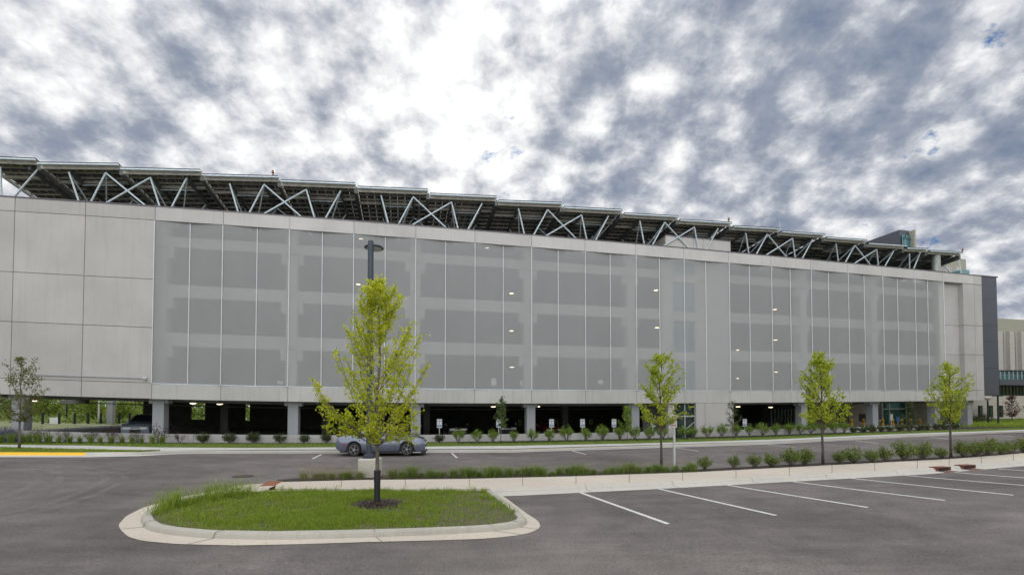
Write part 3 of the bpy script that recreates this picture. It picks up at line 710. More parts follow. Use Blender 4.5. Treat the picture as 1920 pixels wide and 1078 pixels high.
# ------------------------------------------------------------------ shrubs and clumps
def shrub_proto(name,h,r,lm,nst,lps,leaf,seed,bushy=.5):
    rnd=random.Random(seed); root=empty(name,(0,0,0)); st=MB(); C=[]
    for k in range(nst):
        az=rnd.uniform(0,6.28); rr=r*math.sqrt(rnd.random()); hh=h*rnd.uniform(.6,1.05)*(1-.25*(rr/r)**2)
        p=Vector((math.cos(az)*rr,math.sin(az)*rr,hh)); m=Vector((math.cos(az)*rr*.55,math.sin(az)*rr*.55,hh*.45))
        st.tube([(math.cos(az)*.03,math.sin(az)*.03,0),m,p],[.012,.008,.003],4,False)
        for j in range(lps):
            s=bushy+(1-bushy)*rnd.random()+.05; q=m.lerp(p,max(0,(s-.4)/.6)) 
            C.append(q+Vector((rnd.gauss(0,.06*r/.4),rnd.gauss(0,.06*r/.4),rnd.gauss(0,.05*r/.4))))
    st.build('stems',M['bark'],root); quadmesh('foliage',leaf_quads(C,leaf),M[lm],root); return root
def clump_proto(name,h,n,seed,mats='ograss',wd=.006,r=.1,lean=.7):
    root=empty(name,(0,0,0))
    V=blades(n,lambda i:(random.gauss(0,r),random.gauss(0,r),-.02,1),h,lean,wd,.8); o=quadmesh('blades',V,M[mats],root); return root
used=set()
def place(protos,spots,labelf,cat,group,dz=.12,smin=.85,smax=1.12,seed=1):
    rnd=random.Random(seed); out=[]
    for i,s in enumerate(spots):
        px,py=s[0],s[1]; k=s[2] if len(s)>2 else 1
        pr=protos[i%len(protos)]
        if pr.name in used: o=copy_tree(pr)
        else: o=pr; used.add(pr.name)
        o.location=G(px,py,dz); sc=k*rnd.uniform(smin,smax); o.scale=(sc*rnd.uniform(.9,1.1),sc*rnd.uniform(.9,1.1),sc); o.rotation_euler=(0,0,rnd.uniform(0,6.28))
        tag(o,labelf(i),cat,group); out.append(o)
    return out
ps=[shrub_proto('shrub',.72,.42,'shrub',28,40,.036,50+i,.35) for i in range(4)]
nearshrub=[(1324,880,.95),(1375,877,.9),(1412,876,.9),(1448,875,.95),(1481,873,.95),(1512,871.5,1),(1576,869.5,.95),(1604,868,.95),(1632,867,1.05),(1664,865,.95),(1697,863,1.1),(1732,861,1.1),(1762,859.5,1),(1806,857,1.0),(1828,856,.95),(1851,854,1.1),(1874,852.5,1.05),(1897,850.5,1.0),(1918,849,1.1)]
nearshrub=[(x+random.uniform(-4,4),y,k_*random.uniform(.70,1.05)) for x,y,k_ in nearshrub]
place(ps,nearshrub,lambda i:'leafy green shrub in the near mulch bed beside the pavement, %s from the left'%ordn(i),'shrub','shrubs in the near mulch bed',.12,seed=3)
pl=[shrub_proto('shrub',1.05,.50,'shrublight',24,36,.048,60+i,.5) for i in range(3)]
farL=[(x,y,s) for x,y,s in ((859,829,1),(895,829,.95),(924,829,.85),(963,828.5,.9),(997,828,.9),(1030,827,.95),(1062,826.5,1.05),(1098,826,.95),(1130,825,1.05),(1162,824.5,1),(1191,824,1),(1217,823,1),(1243,822.5,1),(1280,821,.95),(1300,820.5,.9),(1327,820,1),(1353,819,1),(1380,818,1),(1405,817,1),(1430,816,1),(1455,815,1),(1480,814,1),(1500,813.5,1),(1520,813,1),(1543,812,1),(1565,811.5,1),(1583,811,1))]
place(pl,farL,lambda i:'light green upright shrub against the low garage wall, %s from the left'%ordn(i),'shrub','upright shrubs along the garage wall',.1,.9,1.05,seed=4)
pd=[shrub_proto('shrub',.62,.40,'shrubdk',24,38,.042,70+i,.3) for i in range(3)]
farM=[(380,830),(431,830),(475,830),(525,830),(570,830),(612,830),(778,829.5),(823,829.5),(1600,812),(1618,811),(1636,810.5),(1652,810),(1669,809),(1687,808.5),(1705,808),(1722,807.5),(1738,807),(1755,806),(1772,805.5),(1790,804.5)]
place(pd,farM,lambda i:'low dark green rounded shrub against the low garage wall, %s from the left'%ordn(i),'shrub','low dark shrubs along the garage wall',.1,.95,1.15,seed=5)
pr_=[shrub_proto('burgundy_shrub',1.0,.50,'redleaf',22,16,.035,80+i,.4) for i in range(2)]
place(pr_,[(72,829),(122,829),(170,829),(210,829),(257,829.5),(297,830,1.1),(336,830,.9)],lambda i:'dark burgundy shrub behind the grasses by the garage wall, %s from the left'%ordn(i),'shrub','burgundy shrubs by the garage wall',.1,seed=6)
pg=[clump_proto('grass_clump',.55,150,90+i,'ograss',.010,.055,.42) for i in range(2)]
place(pg,[(x,831.5,s) for x,s in ((2,1.1),(22,1.3),(40,1.3),(53,1.2),(70,1.2),(90,1.1),(110,1),(130,1.1),(149,.9),(170,1),(188,.9),(208,1),(228,.9),(248,1),(266,.9),(286,1),(304,1))],lambda i:'feathery green grass clump in the bed at left, %s from the left'%ordn(i),'grass clump','grass clumps in the left bed',.12,seed=7)
place([clump_proto('flower_clump',.85,300,99,'lav',.010,.22,.3)],[(5,826,1.1),(24,826,1.0)],lambda i:['hazy purple flower clump at the left edge of the picture','hazy purple flower clump left of the first column'][i],'flowers','purple flower clumps',.12,seed=8)
pn=[clump_proto('grass_clump',.38,250,95+i,'ograss',.006,.08,.8) for i in range(3)]
sp_=[]
x=572.
while x<1302:
    if not 672<x<722: sp_.append((x+random.uniform(-4,4),np.interp(x,[560,863,1060,1302],[899.5,894.5,891,883.5])-random.uniform(0,3),random.uniform(.6,1.2)))
    x+=16.5
place(pn,sp_,lambda i:'low tufted grass clump in the strip behind the near pavement, %s from the left'%ordn(i),'grass clump','grass clumps behind the near pavement',.12,seed=9)
# wispy dry stems standing in the strip
def spos(i):
    x=random.choice([random.uniform(560,670),random.uniform(720,1300),random.uniform(560,760)]); p=G(x,float(np.interp(x,[560,863,1060,1302],[899,893.5,890,883])),.12); return (p.x,p.y,p.z,1)
o=quadmesh('dry_grass',blades(900,spos,.55,.6,.0022,.8),M['dry']); tag(o,'thin dry straw coloured grass stems in the strip behind the pavement','grass',kind='stuff')
# low dark groundcover mounds between upright shrubs
def gpos(i):
    x=random.uniform(860,1590); p=G(x,float(np.interp(x,[860,960,1200,1440,1600],[831.5,830,825.5,819,813])),.12); return Vector((p.x+random.gauss(0,.1),p.y+random.gauss(0,.12),p.z+abs(random.gauss(0,.07))))
o=quadmesh('groundcover',leaf_quads([tuple(gpos(i)) for i in range(9000)],.035),M['shrubdk']); tag(o,'low dark green groundcover beneath the upright shrubs','groundcover',kind='stuff')
# far lawn blades
def lpos(i):
    x=random.uniform(-60,1920); t=random.random()
    ya=float(np.interp(x,[p[0] for p in FS],[p[1] for p in FS])); yb=float(np.interp(x,[p[0] for p in FG],[p[1] for p in FG]))
    p=G(x,ya+(yb-ya)*t,.125); return (p.x,p.y,p.z-.01,1)
o=quadmesh('verge_grass',blades(16000,lpos,.085,.7,.010),M['grass']); tag(o,'mown green grass strip along the far pavement','grass',kind='stuff')
def lpos2(i):
    x=random.uniform(-60,300); t=random.random()
    ya=float(np.interp(x,[p[0] for p in FKT],[p[1] for p in FKT]))-.8; yb=float(np.interp(x,[p[0] for p in FSF],[p[1] for p in FSF]))
    p=G(x,ya+(yb-ya)*t,.125); return (p.x,p.y,p.z-.01,1)
o=quadmesh('verge_grass',blades(6000,lpos2,.08,.7,.008),M['grass']); tag(o,'green grass verge between the yellow kerb and the far pavement','grass',kind='stuff')
#@@PART2
# ------------------------------------------------------------------ parking garage
EVEN=[27,162,293,419,543,664,779,891,997,1096,1191,1281,1368,1446,1519,1588,1653,1714,1767]
def ytop(x): return float(np.interp(x,[p[0] for p in TOP],[p[1] for p in TOP]))
EU=[U(x,ytop(x)) for x in EVEN]
# even spacing where the joints are regular (they are): smooth the measured values a little
_k=np.arange(len(EU)); _p=np.polyfit(_k[:-1],EU[:-1],3); EU=[float(np.polyval(_p,k)) for k in _k[:-1]]+[EU[-1]]
d0_=EU[1]-EU[0]
uL=EU[0]-d0_*1.55; uR=U(1841,560); uS0=EU[2]; uS1=EU[-1]
gar=empty('parking_garage',P(EU[8],0,0)); tag(gar,'long pale precast concrete parking garage with mesh screens above an open ground floor','parking garage')
ZS=2.88; ZB=3.86; ZP=14.80                           # soffit, band top, parapet joint
rowsz=[ZS,ZB+.08,Z(162,609),Z(162,517),ZP,ZTOP]
gap=.018
cols=[uL]+EU[:3]
for i in range(3):
    for j in range(5):
        b=MB().ubox(cols[i]+gap,cols[i+1]-gap,0,.2,rowsz[j]+gap,rowsz[j+1]-gap); b.build('wall_panel',M['precast'],gar)
b=MB().ubox(uL,uS0-.01,.045,.30,ZS+.01,ZTOP-.01); b.build('panel_backing',M['joint'],gar)
for i in range(2,len(EU)-1):                         # parapet and lower band over the screens
    MB().ubox(EU[i]+gap*.7,EU[i+1]-gap*.7,0,.22,ZP,ZTOP-.002).build('parapet_panel',M['parapet'],gar)
    MB().ubox(EU[i]+gap*.7,EU[i+1]-gap*.7,0,.5,ZS,ZB).build('band_panel',M['precast2'],gar)
MB().ubox(uS0,uR-.05,.05,.40,ZP+.03,ZTOP-.01).ubox(uS0,uS1,.05,.48,ZS+.02,ZB-.02).build('panel_backing',M['joint'],gar)
MB().ubox(uL,uR+.03,-.03,.46,ZTOP,ZTOP+.07).build('coping',M['cap'],gar)
# conduit low on the left wall
zc_=Z(162,706); MB().tube([P(u,-.05,zc_) for u in np.linspace(U(62,703),U(268,708),14)],.03,6).build('conduit',M['column'],gar)
p=P(U(273,708),-.08,zc_); MB().lathe(p,[(.02,-.1),(.13,-.06),(.13,.06),(.05,.12)],12).build('wall_lamp',M['frame'],gar)
# right solid wall
uA=uS1; uB=U(1807,600); uC=U(1828,600); 
rz=[ZS,ZB+.05,Z(1800,664),Z(1800,609),ZP-.03]
for j in range(4):
    MB().ubox(uA+.05,uB,.42,.7,rz[j]+gap,rz[j+1]-gap).build('wall_panel',M['precast'],gar)
    MB().ubox(uB+.002,uC-gap,0.0,.7,rz[j]+gap,rz[j+1]-gap).build('wall_panel',M['precast'],gar)
    MB().ubox(uC+gap,uR,0.0,.5,rz[j]+gap,rz[j+1]-gap).build('wall_panel',M['precast'],gar)
MB().ubox(uA+.06,uR-.04,.46,.66,ZS+.02,ZP).build('panel_backing',M['joint'],gar)
MB().ubox(EU[-1]+.01,uC-gap,0,.22,ZP,ZTOP-.002).build('parapet_panel',M['parapet'],gar)
MB().ubox(uC+gap,uR,0,.22,ZP,ZTOP-.002).build('parapet_panel',M['parapet'],gar)
# end walls
e=MB()
for u in (uL,uR-.2):
    e.ubox(u-.001,u+.2,.72,30,ZS+.05,ZTOP-.03)
e.build('end_wall',M['precast'],gar)
# screens
ends=[EU[i] for i in range(2,len(EU))]
SZ0,SZ1=ZB+.06,ZP-.04
seams=[]
for i in range(len(ends)-1):
    a,c=ends[i],ends[i+1]; m=(a+c)/2
    A=[P(a,-.02,SZ0),P(a,-.02,SZ1)]; Mi=[P(m,.16,SZ0),P(m,.16,SZ1)]; Bq=[P(c,-.02,SZ0),P(c,-.02,SZ1)]
    for X0,X1 in ((A,Mi),(Mi,Bq)):
        # ruled panel, slightly subdivided
        n=6; r0=[X0[0].lerp(X0[1],t) for t in np.linspace(0,1,n)]; r1=[X1[0].lerp(X1[1],t) for t in np.linspace(0,1,n)]
        MB().strip([r0,r1]).build('mesh_screen',M['screen'],gar,smooth=True)
    seams.append((A[0]-(A[1]-A[0])*0,A[1],.028)); seams.append((Mi[0],Mi[1],.030))
    rl=MB(); 
    for s0,s1 in ((A[0],Mi[0]),(Mi[0],Bq[0])): rl.tube([s0+Vector((0,0,-.02)),s1+Vector((0,0,-.02))],.035,4)
    rl.build('screen_rail',M['steel'],gar)
seams.append((P(ends[-1],-.02,SZ0),P(ends[-1],-.02,SZ1),.04))
for s0,s1,r in seams:
    o_=Vector((-N.x*.04,-N.y*.04,0)); MB().tube([s0+o_,s1+o_],r,4).build('screen_mullion',M['mullion'],gar)
# spandrels, slabs and columns behind the screens
WF=.95
xr=387
sp=[(Z(xr,467,WF),Z(xr,448,WF)),(Z(xr,560,WF),Z(xr,537,WF)),(Z(xr,651,WF),Z(xr,626,WF))]
uT0=U(1238,600,WF); uT1=U(1368,600,WF)
for z0,z1 in sp:
    for a,c in ((uS0-.2,uT0),(uT1,uS1+.2)):
        MB().ubox(a,c,WF,WF+.25,z0,z1).build('spandrel',M['precast'],gar)
slabs=[(z0,z0+.28) for z0,_ in sp]+[(ZS+.28,ZS+.6)]
for z0,z1 in slabs:
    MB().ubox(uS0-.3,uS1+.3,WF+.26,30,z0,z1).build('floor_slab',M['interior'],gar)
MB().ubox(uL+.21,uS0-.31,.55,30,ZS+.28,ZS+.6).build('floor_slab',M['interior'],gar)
COLU=[(EU[k]+EU[k])/2 for k in (2,4,6,8,10,14,16)]
zb=[ZB]+[s[1] for s in reversed(sp)]; zt=[s[0] for s in reversed(sp)]+[ZP+.4]
for cu in COLU:
    for k in range(4):
        b=MB(); b.ubox(cu-.36,cu+.36,WF-.12,WF+.6,zb[k]-.85 if k else zb[k],zt[k]+(.0 if k<3 else 0))
        if k<3: b.ubox(cu-.72,cu-.362,WF+.02,WF+.58,zt[k]-.75,zt[k]-.002); b.ubox(cu+.362,cu+.72,WF+.02,WF+.58,zt[k]-.75,zt[k]-.002)
        b.build('upper_column',M['precast'],gar)
# interior cores, back wall with openings on the right
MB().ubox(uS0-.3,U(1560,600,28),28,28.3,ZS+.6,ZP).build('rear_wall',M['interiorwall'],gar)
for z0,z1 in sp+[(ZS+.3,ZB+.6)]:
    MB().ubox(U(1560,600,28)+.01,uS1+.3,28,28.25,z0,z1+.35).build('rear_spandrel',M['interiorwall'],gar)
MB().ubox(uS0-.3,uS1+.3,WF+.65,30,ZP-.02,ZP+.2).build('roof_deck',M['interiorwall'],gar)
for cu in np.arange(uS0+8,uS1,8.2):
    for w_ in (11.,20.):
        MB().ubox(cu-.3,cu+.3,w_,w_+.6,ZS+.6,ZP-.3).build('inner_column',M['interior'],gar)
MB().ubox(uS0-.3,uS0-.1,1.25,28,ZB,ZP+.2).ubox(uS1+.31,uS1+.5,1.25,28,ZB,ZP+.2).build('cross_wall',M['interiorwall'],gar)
# ramp wall inside
MB().ubox(uS0+6,uT0-6,14.,14.2,ZS+.6,ZP-.6).build('ramp_wall',M['interiorwall'],gar)
# stair tower behind the screen
tw0=U(1240,600,WF); 
cx=[(1240,1262),(1302,1368)]
for a,c in cx:
    for z0,z1 in [(ZB+.02,zt[0]),(zt[0]+.03,zt[1]),(zt[1]+.03,zt[2]),(zt[2]+.03,ZP+.1)]:
        MB().ubox(U(a,600,WF)+.01,U(c,600,WF)-.01,WF-.05,WF+.3,z0,z1).build('tower_panel',M['parapet'],gar)
yy=[(487,514),(530,585),(602,660),(677,731)]
g0,g1=U(1263,600,WF),U(1302,600,WF)
zz=sorted([(Z(1280,b_,WF),Z(1280,a_,WF)) for a_,b_ in yy])
prev=ZB+.02
for z0,z1 in zz:
    z0=max(z0,ZB+.03)
    if z0>prev+.05: MB().ubox(g0,g1-.001,WF-.04,WF+.3,prev,z0-.002).build('tower_panel',M['parapet'],gar)
    wdw=MB().ubox(g0+.02,g1-.02,WF+.12,WF+.16,z0,z1).build('stair_window',M['glassblue'],gar)
    fb=MB()
    for t in (.33,.66): u_=g0+(g1-g0)*t; fb.ubox(u_-.025,u_+.025,WF+.07,WF+.115,z0,z1)
    fb.build('window_bars',M['frame'],wdw); prev=z1+.002
MB().ubox(g0,g1-.001,WF-.04,WF+.3,prev,ZP+.1).build('tower_panel',M['parapet'],gar)
# cap above the parapet
cu0=U(1248,460,1.0); cu1=U(1370,470,1.0); zc0=Z(1248,441.5,1.0)
for k in range(4):
    a=cu0+(cu1-cu0)*[0,.26,.42,.57][k]; c=cu0+(cu1-cu0)*[.26,.42,.57,1][k]
    MB().ubox(a+.012*(k>0),c-.012,1.0,1.3,ZTOP-.3,zc0).build('stair_cap_panel',M['parapet'],gar)
MB().ubox(cu0,cu0+.3,1.302,7,ZTOP-.3,zc0).ubox(cu1-.3,cu1,1.302,7,ZTOP-.3,zc0).ubox(cu0+.31,cu1-.31,1.31,7,ZTOP-.3,zc0-.05).build('stair_cap_side',M['precast'],gar)
MB().ubox(cu0-.05,cu1+.05,.95,7.05,zc0+.002,zc0+.08).build('stair_cap_coping',M['cap'],gar)
# ground floor: plinth wall, columns, tower base, floor and rear
ZPL=.58
for a,c in ((uL,U(1252,780)),(U(1376,780),U(1800,780))):
    pu=list(np.arange(a,c-4,8.2))+[c]
    for k in range(len(pu)-1): MB().ubox(pu[k]+.012*(k>0),pu[k+1]-.012,0.02,.28,-.5,ZPL).build('plinth_wall',M['precast2'],gar)
gcol=[(28,790),(292,790),(545.5,790),(781,790),(997,790),(1193,790),(1510,790),(1643,790),(1759,790),(1820,780)]
def colpart(u,w_,wide=.34,nm='column'):
    b=MB(); b.ubox(u-wide,u+wide,w_,w_+.72,-.4,ZS+.25)
    b.ubox(u-wide-.24,u-wide-.002,w_+.04,w_+.68,ZS-.30,ZS+.2); b.ubox(u+wide+.002,u+wide+.24,w_+.04,w_+.68,ZS-.30,ZS+.2)
    return b.build(nm,M['column'],gar,bevel=.02)
for x,y in gcol: colpart(U(x,y,.55)+(.12 if x<700 else -.05),.56)
MB().ubox(U(1253,780,.3),U(1263,780,.3)-.01,.3,.7,-.4,ZS-.01).build('wall_panel',M['precast'],gar)
MB().ubox(U(1206,780,3.),U(1262,780,3.),3.,3.2,.03,ZS+.2).build('inner_wall',M['interior'],gar)
for a,c in ((1305,1322),(1322,1376)): MB().ubox(U(a,780,.02)+.015,U(c,780,.02)-.015,.02,.4,-.4,ZS-.01).build('wall_panel',M['precast'],gar)
# glazed stair entrance
ga,gb_=U(1264,780,.3),U(1305,780,.3)-.02
gl=MB().ubox(ga,gb_,.30,.33,-.2,ZS-.02).build('entrance_glass',M['glassdk'],gar)
fm=MB(); m_=ga+(gb_-ga)*.48
fm.ubox(m_-.03,m_+.03,.24,.297,-.2,ZS-.02); fm.ubox(ga,gb_,.23,.29,1.75,1.83); fm.ubox(gb_-.1,gb_-.04,.24,.297,-.2,ZS-.02)
fm.tube([P(m_+.05,.27,.7),P(gb_-.12,.27,1.35)],.03,4); fm.build('glass_frame',M['frame'],gl)
MB().ubox(uL,uR,.32,30,-.4,.03).build('ground_slab',M['interior'],gar)
ul=U(268,790,22)
# rear walls with openings
RW=22.
segs=[(ul,U(357,790,RW)),(U(384,790,RW),U(459,790,RW)),(U(468,790,RW),U(1215,790,RW))]
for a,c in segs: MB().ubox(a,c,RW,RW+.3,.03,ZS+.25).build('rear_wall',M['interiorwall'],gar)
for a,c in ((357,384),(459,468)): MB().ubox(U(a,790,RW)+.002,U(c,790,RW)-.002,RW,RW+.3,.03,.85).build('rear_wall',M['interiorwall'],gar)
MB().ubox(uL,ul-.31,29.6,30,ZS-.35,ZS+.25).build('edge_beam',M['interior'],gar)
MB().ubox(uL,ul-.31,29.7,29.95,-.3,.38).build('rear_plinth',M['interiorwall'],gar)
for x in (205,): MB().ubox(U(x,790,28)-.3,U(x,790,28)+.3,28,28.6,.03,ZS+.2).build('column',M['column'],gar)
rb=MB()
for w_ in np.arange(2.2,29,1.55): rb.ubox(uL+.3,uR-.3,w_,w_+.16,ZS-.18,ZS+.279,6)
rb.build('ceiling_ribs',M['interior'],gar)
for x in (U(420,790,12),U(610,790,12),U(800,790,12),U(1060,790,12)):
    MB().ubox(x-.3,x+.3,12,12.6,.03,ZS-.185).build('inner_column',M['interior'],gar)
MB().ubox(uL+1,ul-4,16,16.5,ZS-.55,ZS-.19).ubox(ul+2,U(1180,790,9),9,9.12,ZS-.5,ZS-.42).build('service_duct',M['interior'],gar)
# lobby at the right
for (x0,x1,w_,mm,nm) in ((1592,1626,10,'stone','lobby_wall'),(1376,1392,14,'interiorwall','lobby_wall'),(1392,1446,24,'interiorwall','lobby_wall'),(1490,1592,20,'interiorwall','lobby_wall'),(1728,1760,16,'stone','lobby_wall'),(1600,1662,23,'interiorwall','lobby_wall')):
    MB().ubox(U(x0,790,w_),U(x1,790,w_),w_,w_+.3,.03,ZS-.19).build(nm,M[mm],gar)
lg=MB().ubox(U(1655,790,12),U(1728,790,12),12,12.05,.03,ZS-.19).build('lobby_glass',M['glass'],gar)
fb=MB()
for x in (1655,1668,1700,1727): u_=U(x,790,11.9); fb.ubox(u_-.04,u_+.04,11.85,11.99,.03,ZS-.2)
fb.ubox(U(1655,790,12),U(1728,790,12),11.9,11.99,1.9,1.98); fb.build('glass_frame',M['frame'],lg)
lg=MB().ubox(U(1447,790,17),U(1490,790,17),17,17.05,.03,2.1).build('lobby_glass',M['glass'],gar); fb=MB()
for x in range(1447,1492,6): u_=U(x,790,16.9); fb.ubox(u_-.04,u_+.04,16.85,16.99,.03,2.1)
fb.build('glass_frame',M['frame'],lg)
MB().ubox(U(1376,790,26),U(1640,790,26),26,26.3,.03,ZS+.25).ubox(U(1440,790,17),U(1496,790,17),17.06,17.2,2.12,ZS-.19).build('rear_wall',M['interiorwall'],gar)
MB().ubox(U(1592,790,13)+1,U(1655,790,13),13.5,13.6,.03,ZS-.2).build('lobby_glass',M['glassdk'],gar)

# ceiling lights
LP=[(362,519),(412,625),(363,672),(411,690),(677,449),(672,533),(913,466),(959,550),(959,620),(934,643),(960,688),(1230,544),(1232,614),(1458,511),(1453,580),(1454,637),(1455,697),(1383,656),(1383,709),(1630,647),(1627,538),(313,428),(66,751),(362,751),(412,757),(925,762),(1384,762),(1445,763),(1008,757)]
ceil=[s[0] for s in sp]+[ZP-.3]
lproto=None
for x,y in LP:
    done=None
    for w_ in np.arange(1.6,21,.15):
        z=Z(x,y,w_)
        if y>740: ok=abs(z-(ZS-.05))<.05 or (z>ZS-.05)
        else:
            ok=any(0<=(c_-.10)-z<.12 for c_ in ceil)
        if ok: done=(w_,z if y<740 else ZS-.22); break
    if not done: done=(3.,Z(x,y,3.))
    w_,z=done; u=U(x,y,w_); p=P(u,w_,z)
    if lproto is None:
        r=empty('ceiling_light',(0,0,0)); MB().lathe((0,0,0),[(.08,.10),(.20,.07),(.22,.0)],14).build('housing',M['houselight'],r)
        MB().lathe((0,0,0),[(.19,-.002),(.18,-.03),(.08,-.05),(.0,-.055)],14).build('lens',M['lamp'],r); lproto=r
    else: r=copy_tree(lproto)
    r.location=p; r.rotation_euler=(0,0,0)
    if y>740: lab={66:'lit round ceiling light inside the ground floor opening at far left',362:'left one of two lit ceiling lights over the dark ground floor near the left',412:'right one of two lit ceiling lights over the dark ground floor near the left',925:'lit round ceiling light over the ground floor opening behind the small sapling',1384:'lit round ceiling light at the left corner of the opening right of the stair tower',1445:'lit round ceiling light over the glazed entrance right of the stair tower',1008:'lit round ceiling light beside the column near the picture centre'}[x]
    else:
        lev='top' if y<ytop(x)+75 else None
        k=sum(1 for c_ in ceil if z<c_)            # 1 = highest
        lev={1:'highest',2:'second highest',3:'third highest',4:'lowest'}.get(k,'highest')
        side='left end' if x<450 else 'lamp pole' if x<700 else 'middle' if x<1000 else 'stair windows' if x<1300 else 'blank tower wall' if x<1400 else 'bushy tree' if x<1500 else 'right end'
        same=[q for q in LP if q[1]<740]
        lab='lit ceiling light behind the mesh, %s floor, by the %s'%(lev,side)
    tag(r,lab,'ceiling light','ceiling lights inside the garage')
    if lab in used:
        tag(r,lab+(', the right one' if x in (412,411,959,1458,1454) else ', the lower one'))
    used.add(lab)

# ------------------------------------------------------------------ solar canopy
STEP=[(67,296,303),(223,305.5,313),(376,317,325),(522,329,336),(667,342,348),(803,354,361),(932,367,374),(1055,379,386),(1168,392,398),(1273,404,410),(1373,416,422),(1464,427,432),(1548,438,443),(1627,449,454),(1699,459,463),(1742,465,468),(1806,472,472)]
WC=.3
def zabs(x,y,w_):
    q,s=ray(x,y); return EYE+P(U(x,y,w_),w_,20).y*s
su=[U(a,b_,WC) for a,b_,_ in STEP]; zh=[zabs(a,b_,WC) for a,b_,_ in STEP]; zl=[zabs(a,c_,WC) for a,_,c_ in STEP]
print('steps u',[round(b_-a,2) for a,b_ in zip(su,su[1:])]); print('zh',[round(v,2) for v in zh]); print('EU',[round(b_-a,2) for a,b_ in zip(EU,EU[1:])])
segs=[(su[0]-3.2,su[0],zh[0]-.13,zh[0])]+[(su[i],su[i+1],zl[i],zh[i+1]) for i in range(len(su)-1)]
can=empty('solar_canopy',P(su[7],2,15.7)); tag(can,'long rooftop solar canopy on criss-cross steel struts above the garage','solar canopy')
SL=.104; WB=38.
def pc(u,w_,z): p=P(u,w_,20); return Vector((p.x,p.y,z-SL*(w_-WC)))
def cbox(b,a,c,w0,w1,za0,za1,zc0_,zc1_):   # box from u=a (z za0..za1) to u=c (z zc0..zc1)
    b.hexa([pc(a,w0,za0),pc(c,w0,zc0_),pc(c,w1,zc0_),pc(a,w1,za0),pc(a,w0,za1),pc(c,w0,zc1_),pc(c,w1,zc1_),pc(a,w1,za1)])
for k,(a,c,z0,z1) in enumerate(segs):
    a_=a+.12; c_=c-.02
    b=MB(); nu=max(3,int((c_-a_)/.5)); 
    for i in range(nu):
        u0=a_+(c_-a_)*i/nu+.008; u1=a_+(c_-a_)*(i+1)/nu-.008; q0=z0+(z1-z0)*(i+.0)/nu; q1=z0+(z1-z0)*(i+1.)/nu
        for w0 in np.arange(WC,WB,1.05): cbox(b,u0,u1,w0,w0+1.035,q0-.05,q0,q1-.05,q1)
    nf=len(b.f)
    for i in range(nu):
        ua=a_+(c_-a_)*(i+.3)/nu; zi=z0+(z1-z0)*(i+.3)/nu
        for w0 in np.arange(WC+.36,WB-1,1.05): cbox(b,ua,ua+.07,w0,w0+.78,zi-.10,zi-.052,zi-.09,zi-.052)
    o=b.build('solar_modules',M['pv'],can); o.data.materials.append(M['purlin'])
    mi=np.zeros(len(o.data.polygons),dtype=np.int32); mi[nf:]=1; o.data.polygons.foreach_set('material_index',mi)
    b=MB(); cbox(b,a_,c_,WC-.06,WC+.06,z0-.18,z0-.10,z1-.18,z1-.10); b.build('front_gutter',M['steel'],can)
    b=MB()
    for w0 in np.arange(WC+.25,WB,.66): cbox(b,a_,c_,w0,w0+.09,z0-.17 if w0>WC+.3 else z0-.30,z0-.055,z1-.17 if w0>WC+.3 else z1-.30,z1-.055)
    for w0 in np.arange(WC+1.8,WB,4.2): cbox(b,a_,c_,w0,w0+.12,z0-.36,z0-.175,z1-.36,z1-.175)
    b.build('purlins',M['purlin'],can)
    b=MB(); cbox(b,c-.12,c+.10,WC+.3,WB,z1-.62,z1-.18,z1-.62,z1-.18); b.build('main_beam',M['beam'],can)
    b=MB()
    for t in ((.34,.79) if k else (.79,)):
        u_=a+(c-a)*t; zz_=z0+(z1-z0)*t; cbox(b,u_-.06,u_+.06,WC+.5,WB,zz_-.50,zz_-.19,zz_-.50,zz_-.19)
    b.build('rafter_pair',M['beam'],can)
    # air terminal at the step
    if k<len(segs)-1: 
        p=pc(c-.1,WC,z1); MB().tube([p,p+Vector((0,0,.55))],.012,4).build('lightning_rod',M['steel'],can)
b=MB(); cbox(b,segs[0][0]-.06,segs[0][0]+.06,WC,WB,segs[0][2]-.24,segs[0][2]-.02,segs[0][2]-.24,segs[0][2]-.02); b.build('main_beam',M['steeldk'],can)
for k in (3,10,16):
    u_,z_=su[k],zh[k]; p=pc(u_-.35,WC,z_) if k<16 else pc(u_-.1,WC,z_)
    bc=MB().lathe(p,[(.05,0),(.05,.12),(.09,.13),(.09,.2),(.07,.3),(.03,.34)],10).build('warning_beacon',M['orange'],can)
# struts
def seg_pt(k,t,w_,dz):
    a,c,z0,z1=segs[k]; return pc(a+(c-a)*t,w_,z0+(z1-z0)*t+dz)
def basept(k,w_):
    a,c,_,_=segs[k]
    if k==0: a=c-4.6
    return P(a+(c-a)*.49,w_+.35,15.15)
FW=.75
vk=[k for k in range(0,16)]
def strut(p,q,r=.062,m='steel'): MB().tube([p,q],r,8).build('strut',M[m],can)
for k in vk:
    bp=basept(k,FW)
    for t in ((.34,.79) if k else (.30,.97)): strut(seg_pt(k,t,FW,-.42),bp)
    MB().ubox(segs[k][0]+(segs[k][1]-segs[k][0])*.49-.2,segs[k][0]+(segs[k][1]-segs[k][0])*.49+.2,FW+.15,FW+.55,14.85,15.15).build('strut_post',M['steeldk'],can)
for k in range(1,15,2):
    strut(seg_pt(k,.79,FW,-.42),basept(k+1,FW+.01)); strut(seg_pt(k+1,.34,FW,-.42),basept(k,FW-.01))
